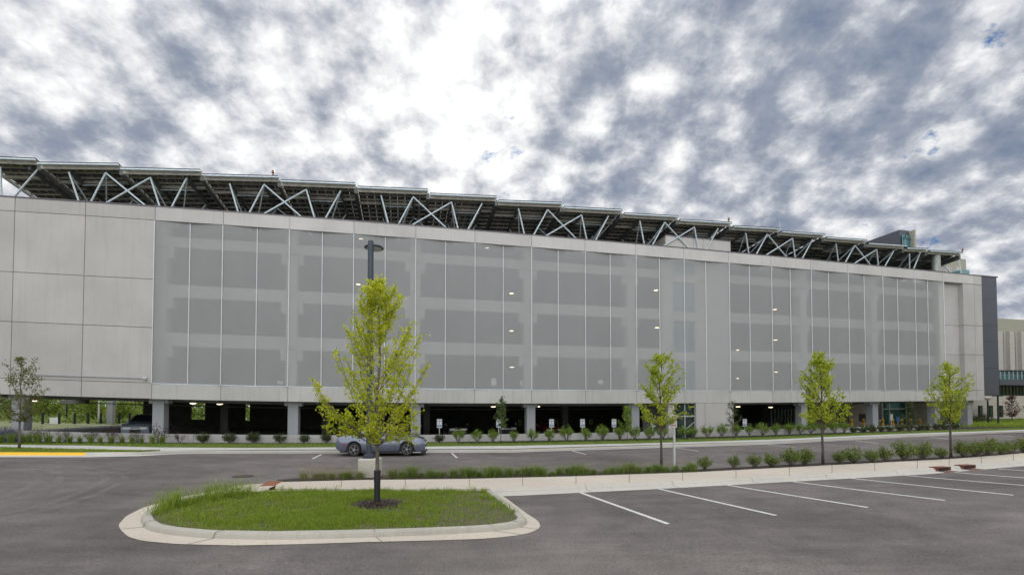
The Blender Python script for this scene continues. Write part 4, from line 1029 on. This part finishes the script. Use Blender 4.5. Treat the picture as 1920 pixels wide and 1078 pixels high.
for w_,nm in ((3.6,'steel'),(12.,'steeldk')):
    for k in range(1,16):
        bp=P(segs[k][0]+(segs[k][1]-segs[k][0])*.49,w_,15.1); b=MB()
        for t in (.34,.79): b.tube([seg_pt(k,t,w_+.4,-.5),bp],.045,6); b.tube([seg_pt(k,t,w_-2.8,-.45),bp],.045,6)
        if k%2 and k<15: b.tube([seg_pt(k,.79,w_,-.5),P(segs[k+1][0]+(segs[k+1][1]-segs[k+1][0])*.49,w_,15.1)],.045,6)
        b.tube([seg_pt(k,.34,w_-1.5,-.5),seg_pt(k,.79,w_-1.5,-.5)],.04,6)
        b.build('rear_strut_pair',M[nm],can)
# big round post at the right end
uq=U(1755,500,.95); p=P(uq,.95,20); zt_=EYE+p.y*ray(1755,476)[1]
MB().lathe((p.x,p.y,13.5),[(.36,0),(.36,zt_-13.5)],18).build('round_post',M['steeldk'],can,smooth=False)
for x0,y0,x1,y1 in ((1797,480,1803,512),(1762,490,1790,512),(1758,492,1735,510)):
    strut(Vector((P(U(x0,y0,3.2),3.2,20).x,P(U(x0,y0,3.2),3.2,20).y,zabs(x0,y0,3.2))),Vector((P(U(x1,y1,3.2),3.2,20).x,P(U(x1,y1,3.2),3.2,20).y,zabs(x1,y1+8,3.2))))

# ------------------------------------------------------------------ cars
def ip(x,tab): return float(np.interp(x,[t[0] for t in tab],[t[1] for t in tab]))
def car(name,spec,pm,label,cat='car'):
    r=empty(name,(0,0,0)); L_=spec['L']/2; ax=spec['ax']; wr=spec['wr']
    st=sorted(set([-L_,L_]+list(np.linspace(-L_,L_,41))+[a+wr*1.17*math.cos(t) for a in ax for t in np.linspace(0,math.pi,15)]))
    b=MB(); rows=[]
    for x in st:
        zt_=ip(x,spec['top']); w_=ip(x,spec['w']); zb_=ip(x,spec['bot'])
        for a in ax:
            d=abs(x-a)
            if d<=wr*1.17: zb_=max(zb_,wr+math.sqrt(max(0,(wr*1.17)**2-d*d)))
        zb_=min(zb_,zt_-.10); zs=max(zb_+.03,min(zt_-.05,.62*zt_+.06)); 
        half=[(w_-.05,zb_),(w_-.005,zb_+.03),(w_,max(zs-.12,zb_+.04)),(w_,max(zs,zb_+.05)),(w_-.03,zt_-.05),(w_-.10,zt_),(w_*.5,zt_+.025),(0,zt_+.035)]
        rows.append([Vector((x,y,z)) for y,z in half]+[Vector((x,-y,z)) for y,z in half[-2::-1]])
    b.strip(rows); b.add(rows[0],[tuple(range(len(rows[0])))]); b.add(rows[-1],[tuple(range(len(rows[-1])))[::-1]])
    body=b.build('body',pm,r,smooth=True)
    if spec.get('stripe'):
        b=MB()
        for s in (-1,1):
            b.strip([[Vector((x,s*.12,ip(x,spec['top'])+.036)) for x in np.linspace(1.0,2.35,12)],[Vector((x,s*.42,ip(x,spec['top'])+.034)) for x in np.linspace(1.0,2.35,12)]])
        b.build('hood_stripe',M['stripe'],body)
    # greenhouse
    gx=[t[0] for t in spec['roof']]; xs_=sorted(set(list(np.linspace(gx[0],gx[-1],26))+gx)); rows=[]
    gw0,gw1=spec['gw']; zr=max(t[1] for t in spec['roof'])
    def gy(x,z):
        zb_=ip(x,spec['top'])-.02; f=min(1,max(0,(z-zb_)/(zr-zb_))); return (gw0+(gw1-gw0)*f)*min(1,ip(x,spec['w'])/max(t[1] for t in spec['w'])+.02)
    for x in xs_:
        z=ip(x,spec['roof']); zb_=ip(x,spec['top'])-.02; y1=gy(x,z)
        half=[(gy(x,zb_),zb_),(gy(x,(zb_+z)/2),(zb_+z)/2),(y1,max(z-.03,zb_)),(y1-.07,z+.0),(y1*.5,z+.02),(0,z+.025)]
        rows.append([Vector((x,y,q)) for y,q in half]+[Vector((x,-y,q)) for y,q in half[-2::-1]])
    b=MB().strip(rows); b.build('roof',spec.get('roofmat',pm),r,smooth=True)
    for pts in spec['glass']:
        for s in (-1,1):
            n=8; top=[p for p in pts]; V=[Vector((x,s*(gy(x,z)+.008),z)) for x,z in pts]
            b=MB(); b.add(V,[tuple(range(len(V))) if s<0 else tuple(range(len(V)))[::-1]]); b.build('side_window',M['carglass'],r)
    for (xa,xb) in (spec['ws'],spec['rw']):
        xx=np.linspace(xa,xb,6); b=MB(); b.strip([[Vector((x,y*(gy(x,ip(x,spec['roof']))-.10),ip(x,spec['roof'])+.032)) for x in xx] for y in (-1,-.5,0,.5,1)])
        b.build('windscreen' if xb>0 else 'rear_window',M['carglass'],r,smooth=True)
    # trim
    w0=max(t[1] for t in spec['w'])
    b=MB(); b.box(ax[1]-wr*0+.0-.0 if False else ax[0]+wr*1.2,ax[1]-wr*1.2,-w0-.004,w0+.004,.17,.27); b.build('sill',M['stripe'],r)
    MB().box(-L_+.25,L_-.25,-w0+.12,w0-.12,.2,.55).build('underbody',M['stripe'],r)
    for a in ax: MB().box(a-wr*1.25,a+wr*1.25,-w0+.28,w0-.28,.3,min(.88,ip(a,spec['top'])-.06)).build('wheel_well',M['stripe'],r)
    for s in (-1,1):
        MB().box(-L_-.01,-L_+.05,s*w0*.45-.28,s*w0*.45+.28,ip(-L_,spec['top'])-.14,ip(-L_,spec['top'])-.02).build('tail_light',M['redlens'],r)
        MB().box(L_-.06,L_+.012,s*w0*.52-.22,s*w0*.52+.22,ip(L_,spec['top'])-.12,ip(L_,spec['top'])-.01).build('headlight',M['amber'],r)
        b=MB().box(-.1,.1,-.1,.1,0,.13); mr=b.build('door_mirror',pm,r,bevel=.03); mr.location=(spec['mx'],s*(w0+.02),ip(spec['mx'],spec['top'])-.02)
    MB().box(L_-.03,L_+.014,-w0*.34,w0*.34,.42,ip(L_,spec['top'])-.1).build('grille',M['stripe'],r)
    if spec.get('bar'): MB().box(L_+.0145,L_+.03,-w0*.7,w0*.7,.66,.72).build('chrome_bar',M['hub'],r)
    if spec.get('spoiler'):
        MB().box(-L_+.02,-L_+.26,-w0*.82,w0*.82,ip(-L_+.2,spec['top'])+.0,ip(-L_+.2,spec['top'])+.06).build('spoiler',M['stripe'],r,bevel=.02)
    MB().box(L_-.25,L_+.03,-w0*.86,w0*.86,.14,.24).build('chin_spoiler',M['stripe'],r,bevel=.02)
    # door lines, marker
    for s in (-1,1):
        b=MB()
        for x in spec['doors']: b.box(x-.006,x+.006,s*(w0+.001)-.004,s*(w0+.001)+.004,.30,ip(x,spec['top'])-.12)
        b.build('door_gap',M['stripe'],r)
        MB().box(spec['doors'][0]+.15,spec['doors'][0]+.33,s*(w0)-.025,s*(w0)+.025,.78,.81).build('door_handle',pm,r)
        MB().box(-L_+.42,-L_+.58,s*(w0-.004)-.02,s*(w0-.004)+.012,.58,.63).build('side_marker',M['redlens'],r)
    for a in ax:
        for s in (-1,1):
            c_=(a,s*(w0-.13),wr)
            wl=MB().lathe((a,s*(w0-.13),wr),[(wr*.72,-.115),(wr*.93,-.115),(wr,-.08),(wr,.08),(wr*.93,.115),(wr*.72,.115)],28,axis='y').build('tyre',M['tyre'],r)
            b=MB().lathe((a,s*(w0-.13),wr),[(wr*.715,-.09),(wr*.715,.09)],24,axis='y')
            rm=MB().lathe((a,s*(w0-.03),wr),[(wr*.15,-.03*s),(wr*.16,.03*s)],12,axis='y')
            y_=s*(w0-.008)
            for k in range(5):
                for dd in (-.13,.13):
                    t=2*math.pi*k/5+dd; rm.tube([(a+wr*.13*math.cos(t),y_,wr+wr*.13*math.sin(t)),(a+wr*.7*math.cos(t),y_,wr+wr*.7*math.sin(t))],[.016,.020],4)
            [rm.tube([(a+wr*.70*math.cos(t0),y_,wr+wr*.70*math.sin(t0)),(a+wr*.70*math.cos(t0+.27),y_,wr+wr*.70*math.sin(t0+.27))],.014,4) for t0 in np.arange(0,6.28,.2618)]
            rm.build('rim',M['rim'],wl)
            MB().lathe((a,s*(w0-.012),wr),[(wr*.15,0),(wr*.11,.03*s)],10,axis='y').build('hub_cap',M['hub'],wl)
    tag(r,label,cat); return r
coupe=dict(L=5.02,ax=(-1.47,1.48),wr=.355,
 top=[(-2.51,.86),(-2.42,1.00),(-2.1,1.04),(-1.5,1.04),(-.9,1.00),(.6,.99),(1.0,.99),(1.7,.96),(2.2,.90),(2.42,.82),(2.51,.70)],
 bot=[(-2.51,.42),(-2.3,.27),(-1.9,.24),(2.0,.20),(2.45,.20),(2.51,.28)],
 w=[(-2.51,.80),(-2.3,.90),(-1.6,.965),(1.6,.955),(2.2,.90),(2.51,.78)],
 roof=[(-1.95,1.03),(-1.55,1.16),(-1.0,1.33),(-.6,1.42),(-.2,1.455),(.15,1.43),(.55,1.25),(1.08,.985)],gw=(.86,.64),
 glass=[[(-.78,1.06),(-.62,1.20),(-.42,1.33),(-.1,1.39),(.12,1.37),(.42,1.22),(.72,1.05)]],ws=(.25,1.02),rw=(-1.75,-.85),mx=.55,doors=[-.72,.82],stripe=True,spoiler=True)
suv=dict(L=4.7,ax=(-1.4,1.45),wr=.37,
 top=[(-2.35,.95),(-2.3,1.10),(-1.0,1.10),(.7,1.08),(1.1,1.10),(2.0,1.04),(2.28,.96),(2.35,.82)],
 bot=[(-2.35,.45),(-2.1,.30),(2.1,.26),(2.35,.34)],w=[(-2.35,.84),(-2.1,.92),(2.0,.93),(2.35,.80)],
 roof=[(-2.28,1.10),(-2.1,1.5),(-1.8,1.66),(-.6,1.70),(.1,1.67),(.4,1.58),(1.15,1.10)],gw=(.86,.66),
 glass=[[(-1.9,1.16),(-1.75,1.55),(-.85,1.6),(-.8,1.15)],[(-.75,1.15),(-.8,1.6),(.15,1.58),(.4,1.48),(.85,1.14)]],ws=(.42,1.1),rw=(-2.25,-2.08),mx=.75,doors=[-.8,.55],bar=True)
e0,e1=G(620,850),G(800,849.5); dirk=(e1-e0); ang=math.atan2(dirk.y,dirk.x)
c1=car('parked_car',coupe,M['paint'],'grey-blue two-door coupe with black wheels parked at the far kerb behind the tall tree')
p=G(713,855.5); p=p+Vector((-math.sin(ang),math.cos(ang),0))*.93; c1.location=(p.x,p.y,zg(p.x,p.y)+.005); c1.rotation_euler=(0,0,ang); c1.scale=(.905,.95,1.0)
c2=car('parked_car',suv,M['paint2'],'silver-blue sport utility car seen nose first in the ground floor opening left of the column')
p=P(U(277,800,4.8),4.8,.03); c2.location=p; c2.rotation_euler=(0,0,R(-70))
sed=dict(coupe); sed.update(stripe=False,spoiler=False)
for x,w_,mm,lab,an in ((854,7,'paintblk','dark car in the garage shade just right of the first twin sign',-78),(945,8,'paintblk','dark car in the garage shade behind the small sapling',-80),(1022,6.5,'paintred','dark red car in the garage shade right of the central column',-75),(745,9,'paintred','dark red car in the garage shade behind the tall tree',-78)):
    c=car('parked_car',dict(suv) if x in (854,945) else sed,M[mm],lab); c.location=P(U(x,805,w_),w_,.03); c.rotation_euler=(0,0,R(an))

# ------------------------------------------------------------------ lamp column
p=G(694,893,.10); r=empty('lamp_post',(p.x,p.y,p.z)); 
zt_=EYE+p.y*ray(694,858.5)[1]
b=MB(); b.box(p.x-.335,p.x+.335,p.y-.335,p.y+.335,p.z-.1,zt_); b.build('concrete_base',M['kerb'],r,bevel=.04)
zq=EYE+p.y*ray(692,454)[1]; px_=p.x-.04
b=MB(); b.box(px_-.20,px_+.20,p.y-.2,p.y+.2,zt_,zt_+.04)
for sx_ in (-.15,.15):
    for sy_ in (-.15,.15): b.lathe((px_+sx_,p.y+sy_,zt_+.04),[(.03,0),(.03,.05)],6)
b.box(px_-.15,px_+.15,p.y-.15,p.y+.15,zt_+.041,zt_+.14); b.build('base_plate',M['post'],r,bevel=.01)
b=MB(); b.lathe((px_,p.y,zt_+.14),[(.105,0),(.10,zq-zt_-.14),(.09,zq-zt_-.10)],20); b.build('pole',M['post'],r,smooth=False)
zl_=EYE+(p.y+.25)*ray(694,467)[1]
hd=MB().lathe((px_+.03,p.y+.30,zl_),[(.26,.02),(.33,.03),(.345,.06),(.32,.10),(.1,.12)],28); hd=hd.build('lamp_head',M['post'],r)
MB().lathe((px_+.03,p.y+.30,zl_),[(.27,.0185),(.27,.0),(.05,-.002)],24).build('lamp_lens',M['frame'],hd)
tag(r,'tall slate blue lamp post with a flat disc head on a pale concrete base','lamp post')

# ------------------------------------------------------------------ signs
FONT=None
def text(parent,s,size,loc,m,rot=(math.pi/2,0,0),name='lettering'):
    cu=bpy.data.curves.new(name,'FONT'); cu.body=s; cu.size=size; cu.align_x='CENTER'; cu.align_y='CENTER'; cu.extrude=.001
    o=bpy.data.objects.new(name,cu); COL.objects.link(o); dg=bpy.context.evaluated_depsgraph_get(); me=bpy.data.meshes.new_from_object(o.evaluated_get(dg)); bpy.data.objects.remove(o)
    o=bpy.data.objects.new(name,me); COL.objects.link(o); me.materials.clear(); me.materials.append(m); o.parent=parent; o.location=loc; o.rotation_euler=rot; return o
p=G(1264.5,876,.12); r=empty('parking_sign',p)
z1=EYE+p.y*ray(1263,777)[1]; z0=EYE+p.y*ray(1263,801)[1]
MB().box(p.x-.038,p.x+.038,p.y-.038,p.y+.038,p.z-.05,z1-.05).build('post',M['galv'],r)
pl_=MB().box(p.x-.17,p.x+.10,p.y-.055,p.y-.041,z0,z1).build('sign_plate',M['signback'],r,bevel=.004)
cxs=p.x-.035-p.x; zz0=z0-p.z; hz=z1-z0
text(pl_,'20',.15,(cxs,-.0575,zz0+hz*.80),M['signred']); text(pl_,'MIN',.09,(cxs,-.0575,zz0+hz*.58),M['signred'])
b=MB(); cc_=Vector((p.x-.035,p.y-.058,z0+hz*.16))
b.box(cc_.x-.06,cc_.x+.06,cc_.y-.001,cc_.y+.001,cc_.z-.014,cc_.z+.014)
for s in (-1,1): b.add([cc_+Vector((s*.06,-.001,.04)),cc_+Vector((s*.105,-.001,0)),cc_+Vector((s*.06,-.001,-.04))],[(0,1,2)])
b.build('double_arrow',M['signred'],pl_)
MB().lathe((p.x-.035,p.y-.056,z0+hz*.37),[(.028,-.0),(.028,-.003)],12,axis='y').build('symbol',M['signred'],pl_)
tag(r,'small cream parking sign with red marks on a pale post beside the slim tree','parking sign')
tws=[824,935,1034,1092,1151,1224,1396]
def twin():
    r=empty('twin_sign',(0,0,0)); MB().box(-.03,.03,-.02,.02,-.6,1.38).build('post',M['galv'],r)
    for s in (-1,1):
        pl=MB().box(s*.10-.088,s*.10+.088,-.045,-.025,.72,1.36).build('sign_plate',M['signwhite'],r)
        MB().box(s*.10-.06*1,s*.10+.06,-.049,-.046,.80,.92).build('sign_band',M['signblue'],pl)
        MB().box(s*.10-.06,s*.10+.06,-.049,-.046,1.2,1.24).build('sign_line',M['signblue'],pl)
    MB().box(-.013,.013,-.05,-.0455,.72,1.36).build('centre_strip',M['signblue'],r)
    return r
tp_=twin()
nm_=['leaning at the right of the column behind the tall tree','behind the small sapling','just right of the central column','second right of the central column','just left of the dark sapling by the column','behind the slim bright tree','right of the pale stair tower wall']
for i,x in enumerate(tws):
    r=tp_ if i==0 else copy_tree(tp_)
    w_=1.2; u=U(x,794,w_); zt2=Z(x,785.5,w_); r.location=P(u,w_,zt2-1.36); r.rotation_euler=(0,0,R(8))
    tag(r,'twin white plates on a post, '+nm_[i].replace('leaning at the','to the'),'sign','twin signs along the garage opening')
for i,(x,y) in enumerate(((975,792),(1043,792),(1108,791))):
    w_=15.; u=U(x,y,w_); p=P(u,w_,Z(x,y,w_)); r=empty('wall_sign',p)
    pl=MB().box(p.x-.17,p.x+.17,p.y-.03,p.y,p.z-.28,p.z+.28).build('sign_plate',M['signgreen'],r); MB().box(p.x-.07,p.x+.07,p.y-.036,p.y-.031,p.z-.15,p.z+.15).build('symbol',M['interiorwall'],pl)
    MB().box(p.x-.02,p.x+.02,p.y+.002,p.y+.04,p.z-1.6,p.z+.28).build('post',M['beam'],r)
    tag(r,'yellow green sign in the garage shade, '+['left of the central column','between the two twin signs right of the column','third, nearest the dark sapling'][i],'sign','yellow green signs inside the garage')
for x,y,hh,lab in ((926,716,.55,'small white notice low behind the mesh, leftmost of three near the middle'),(980,718,.4,'small white notice low behind the mesh, middle of three'),(1126,716,.32,'small white square notice low behind the mesh left of the slim tree'),(525,717,.2,'tiny white notice low behind the mesh left of the lamp post')):
    w_=1.4; u=U(x,y,w_); p=P(u,w_,Z(x,y,w_)-hh/2); r=empty('notice',p); MB().box(p.x-.2,p.x+.2,p.y-.02,p.y,p.z,p.z+hh).build('notice_board',M['lit_paper'],r); MB().box(p.x-.02,p.x+.02,p.y+.002,p.y+.03,p.z-.3,p.z+hh*.8).build('post',M['galv'],r)
    tag(r,lab,'notice','white notices behind the mesh')
# bollards at the right
bp_=None; bl=[1582,1597,1619,1655,1674,1691,1708,1725]
for i,x in enumerate(bl):
    if bp_ is None:
        bp_=empty('bollard',(0,0,0)); MB().lathe((0,0,0),[(.12,0),(.12,1.15),(.09,1.22),(.03,1.25)],14).build('sleeve',M['bollard'],bp_); MB().lathe((0,0,0),[(.125,.9),(.125,1.0)],14).build('reflective_band',M['black'],bp_); r=bp_
    else: r=copy_tree(bp_)
    w_=2.6; r.location=P(U(x,790,w_),w_,Z(x,785,w_)-1.25)
    tag(r,'yellow steel bollard in the right garage opening, %s from the left'%ordn(i),'bollard','yellow bollards in the right garage opening')
def plain_sign(x,ytop_,wd,hh,w_,m,label,post=True,nm='sign_plate'):
    u=U(x,ytop_,w_); zt_=Z(x,ytop_,w_); p=P(u,w_,zt_-hh); r=empty('sign',p)
    MB().box(p.x-wd/2,p.x+wd/2,p.y-.03,p.y,p.z,p.z+hh).build(nm,M[m],r)
    MB().box(p.x-.03,p.x+.03,p.y+.003,p.y+.05,p.z-1.6,p.z+hh*.9).build('post',M['galv'],r)
    tag(r,label,'sign')
plain_sign(1617,776,.75,.75,3.2,'black','square black sign on a post among the yellow bollards')
plain_sign(1671,776,.3,.6,2.5,'signwhite','white sign on a post in front of the glazed lobby')
plain_sign(1684,781,.4,.5,2.5,'signblue','blue sign on a post right of the white lobby sign')
plain_sign(102,783,1.1,.75,31.,'signwhite','small white sign on a post seen through the left garage opening')

# ------------------------------------------------------------------ other buildings on the right
def at(x,y,D): q,s=ray(x,y); return Vector((q*D,D,EYE+s*D))
def xybox(b,x0,x1,D,depth,z0,z1):              # face parallel to the garage front
    A=at(x0,700,D); q1,_=ray(x1,700); t=(q1*A.y-A.x)/(T.x-q1*T.y); Bp=Vector((A.x+T.x*t,A.y+T.y*t,0)); A.z=0
    n=Vector((N.x,N.y,0))*depth
    b.hexa([v+Vector((0,0,z)) for z in (z0,z1) for v in (A,Bp,Bp+n,A+n)]); return A,Bp
def zat(y,D): return EYE+ray(1900,y)[1]*D
off=empty('office_building',at(1870,770,56)); tag(off,'office block with dark grey tower, white fins and beige stone base beyond the garage','office building')
D=54
b=MB(); A,Bp=xybox(b,1800,1873,D,14,zat(740,D),zat(515,D)+.0); b.build('dark_tower',M['grey_metal'],off)
M['seam']=mat('panel_seam',(.04,.043,.055),.6)
for y in (560,610,640,690):
    b=MB(); xybox(b,1842,1873,D-.02,.012,zat(y,D),zat(y,D)+.05); b.build('tower_joint',M['seam'],off)
b=MB(); xybox(b,1800,1876,D-.05,14.1,zat(515,D)+.002,zat(515,D)+.15); b.build('tower_coping',M['cap'],off)
b=MB(); xybox(b,1780,2050,57,6,-.5,zat(741,57)); b.build('stone_base',M['stone'],off)
for x0,x1 in ((1797,1803),(1815,1821),(1835.5,1841),(1855,1860.5),(1875,1879.5),(1930,1936)):
    b=MB(); xybox(b,x0,x1,56.9,.2,zat(782,57),zat(760,57)); w__=b.build('slit_window',M['glassdk'],off)
b=MB(); xybox(b,1780,2050,56.6,.39,-.5,zat(785,57)); b.build('base_plinth',M['grey_metal'],off)
b=MB(); xybox(b,1860,2060,64,20,zat(622,64),zat(596,64)); b.build('upper_band',M['beige'],off)
b=MB(); xybox(b,1860,2060,65,19,zat(740,64),zat(622,64)-.01); b.build('wall_behind_fins',M['beam'],off)
x=1873.
fi=0
while x<1990:
    b=MB(); A,Bp=xybox(b,x,x+9.0,63.6+.4*(fi%2),.5,zat(694,64),zat(622,64)-.02); b.build('fin',M['fin'],off); x+=11; fi+=1
b=MB(); xybox(b,1860,2060,63.9,.5,zat(711,64),zat(696.5,64)); gw=b.build('ribbon_window',M['glassblue'],off)
b=MB()
for x in range(1876,2050,8): xybox(b,x,x+.8,63.8,.08,zat(711,64),zat(696.5,64))
xybox(b,1860,2060,63.78,.06,zat(703.5,64),zat(703,64)); b.build('window_bars',M['frame'],gw)
b=MB(); xybox(b,1874,2060,60,6,zat(722,61),zat(712,61)); b.build('entrance_canopy',M['grey_metal'],off)
b=MB(); xybox(b,1874,2060,62.5,.4,zat(741,62),zat(722,62)-.02); gw=b.build('dark_window',M['glassdk'],off)
b=MB()
for x in range(1886,2050,14): xybox(b,x,x+.8,62.4,.08,zat(740,62),zat(722,62)-.05)
b.build('window_bars',M['seam'],gw)
# rooftop masses beyond the solar canopy
pen=empty('penthouse',at(1700,480,76)); tag(pen,'grey metal rooftop box with a teal window above the solar canopy','rooftop block')
b=MB(); A,Bp=xybox(b,1692,1722,76,22,zat(540,76),EYE+ray(1692,431)[1]*76); b.build('metal_box',M['grey_metal'],pen)
b=MB(); xybox(b,1697.5,1716.5,75.8,.1,zat(463,76),zat(441,76)); gw=b.build('window',M['glassblue'],pen)
b=MB(); xybox(b,1703.5,1704.3,75.7,.08,zat(463,76),zat(441,76)); xybox(b,1710,1710.8,75.7,.08,zat(463,76),zat(441,76)); xybox(b,1697.5,1716.5,75.68,.06,zat(448.5,76),zat(448,76)); b.build('window_bars',M['seam'],gw)
b=MB(); xybox(b,1720,1723,75.6,1,zat(500,76),zat(432.5,76)); b.build('edge_trim',M['beige'],pen)
ub=empty('upper_block',at(1790,520,66)); tag(ub,'beige rooftop block with pale fins at the right end of the solar canopy','rooftop block')
b=MB(); xybox(b,1779,1816.5,66,14,zat(560,66),zat(483,66)); b.build('beige_box',M['beige'],ub)
for k,x in enumerate((1755,1766,1777,1788,1798)):
    b=MB(); xybox(b,x,x+9.3,62+.4*(k%2),.6,zat(540,62),zat(500,62)); b.build('fin',M['fin'],ub)
b=MB(); xybox(b,1808,1822.5,61,3,zat(540,61),zat(505.5,61)); b.build('corner_glass',M['glassblue'],ub)
# street lamps at the right
for x,y0,y1,D,lab in ((1853,745,792,50,'short dark street lamp with a pale lantern before the beige wall'),(1872,736,792,48,'taller dark lamp pole right of the short street lamp')):
    a=at(x,y1,D); a.z=zg(a.x,a.y)-.3; zt_=EYE+ray(x,y0)[1]*D; r=empty('street_lamp',a)
    MB().lathe((a.x,a.y,a.z),[(.16,0),(.09,.3),(.075,zt_-a.z-.35)],10).build('pole',M['black'],r)
    if x<1860: MB().lathe((a.x,a.y,zt_-.35),[(.08,0),(.30,.28),(.30,.33),(.08,.4)],12).build('lantern',M['frame'],r)
    else: MB().box(a.x-.45,a.x+.45,a.y-.12,a.y+.12,zt_-.36,zt_-.26).build('lamp_head',M['black'],r)
    tag(r,lab,'street lamp')
# right side beds beyond the garage
def rpos(i):
    x=random.uniform(1790,1985); y=random.uniform(786,801); p=G(x,max(y,np.interp(x,[1790,1985],[801,795])-8),.1); return (p.x,p.y,p.z,1)
o=quadmesh('meadow_grass',blades(9000,rpos,.35,.6,.012),M['grass']); tag(o,'tall green grass on the slope at the right edge','grass',kind='stuff')
place([shrub_proto('shrub',1.0,.7,'shrubdk',22,24,.05,110,.3)],[(1826,795,1.2),(1838,793,1.3),(1850,795,1)],lambda i:'dark rounded shrub at the right end of the garage, %s from the left'%ordn(i),'shrub','shrubs at the right end of the garage',0,seed=21)

# ------------------------------------------------------------------ beyond the left opening
rnd=random.Random(5)
bt=[(60,92,7.0,'backleaf'),(88,80,6.5,'backleaf'),(122,100,9,'backleafdk'),(150,88,6,'backleaf'),(174,70,3.4,'backleaf'),(205,110,8,'backleafdk'),(232,66,3.0,'backleaf'),(262,100,6,'backleafdk'),(372,90,6,'backleaf'),(463,95,7,'backleaf'),(20,95,8,'backleafdk'),(-10,100,8,'backleafdk'),(300,105,7,'backleafdk')]
Cc=[]
for i in range(7000):
    D=rng.uniform(60,78); x=rng.uniform(-60,520); q,_=ray(x,780); X=q*D; h=.5+.5*math.sin(X*.7+D)+.35*math.sin(X*1.9)
    if h>.25: Cc.append((X+rng.normal()*.2,D,zg(X,D)-.2+rng.uniform(0,h)))
for i in range(26000):
    D=rng.uniform(84,118); x=rng.uniform(-60,330) if i%5 else rng.uniform(330,520); q,_=ray(x,780); X=q*D
    h=2.2+1.5*math.sin(X*.35)+1.2*math.sin(X*.13+D*.3)+1.0*math.sin(X*.9+1); Cc.append((X+rng.normal()*.2,D,zg(X,D)-1.2+rng.uniform(0,max(.8,h+1.6))))
o=quadmesh('thicket',leaf_quads(Cc,.24),M['backleafmid']); tag(o,'mixed green wooded thicket closing the view beyond the garage','thicket',kind='stuff')
desc={60:'yellow green tree beyond the garage, just right of the first column',88:'broad yellow green tree beyond the garage behind the white sign',122:'dark green tree beyond the garage left of the middle of the left opening',150:'light green tree beyond the garage in the middle of the left opening',174:'small round light tree on a thin trunk beyond the garage',205:'dark green tree behind the rear garage column',232:'small round yellow green tree beyond the garage near the parked silver-blue car',262:'dark green tree beyond the garage behind the silver-blue car',372:'green tree seen through the small square opening in the rear wall',463:'green tree seen through the narrow opening in the rear wall',20:'dark green tree beyond the garage left of the first column',-10:'dark green tree beyond the garage at the left frame edge',300:'dark green tree hidden mostly behind the second column'}
for i,(x,D,h,lm) in enumerate(bt):
    q,_=ray(x,780); b=Vector((q*D,D,zg(q*D,D)-.35)); rr=h*.36
    tree(desc[x],'tree',b,h,[(.12,rr*.8),(.3,rr),(.6,rr),(.8,rr*.7),(.98,rr*.2)],.12,h*.12,34,6,14,.19 if D>75 else .12,M[lm],M['barkdk'],200+i,.28,.8,'tree',group='trees beyond the garage',twl=(.4,1.0))
for k,x in enumerate((58,80,111,140,165,189,223,243)):
    u=U(x,790,27.5); p=P(u,27.5,.03); r=MB().tube([p,p+Vector((0,0,1.25))],.12,8).build('bollard',M['black']); tag(r,'thin black bollard at the back of the left garage opening, %s from the left'%ordn(k),'bollard','black bollards behind the garage')
q,_=ray(125,780); MB_=MB().tube([(q*62,62,0),(q*62,62,5.5)],.09,8); o=MB_.build('utility_pole',M['black']); tag(o,'thin black pole seen through the left garage opening','pole')
q,_=ray(185,780); o=MB().tube([(q*66,66,0),(q*66,66,5.5)],[.12,.09],8).build('utility_pole',M['galv']); tag(o,'pale metal pole seen through the left garage opening','pole')
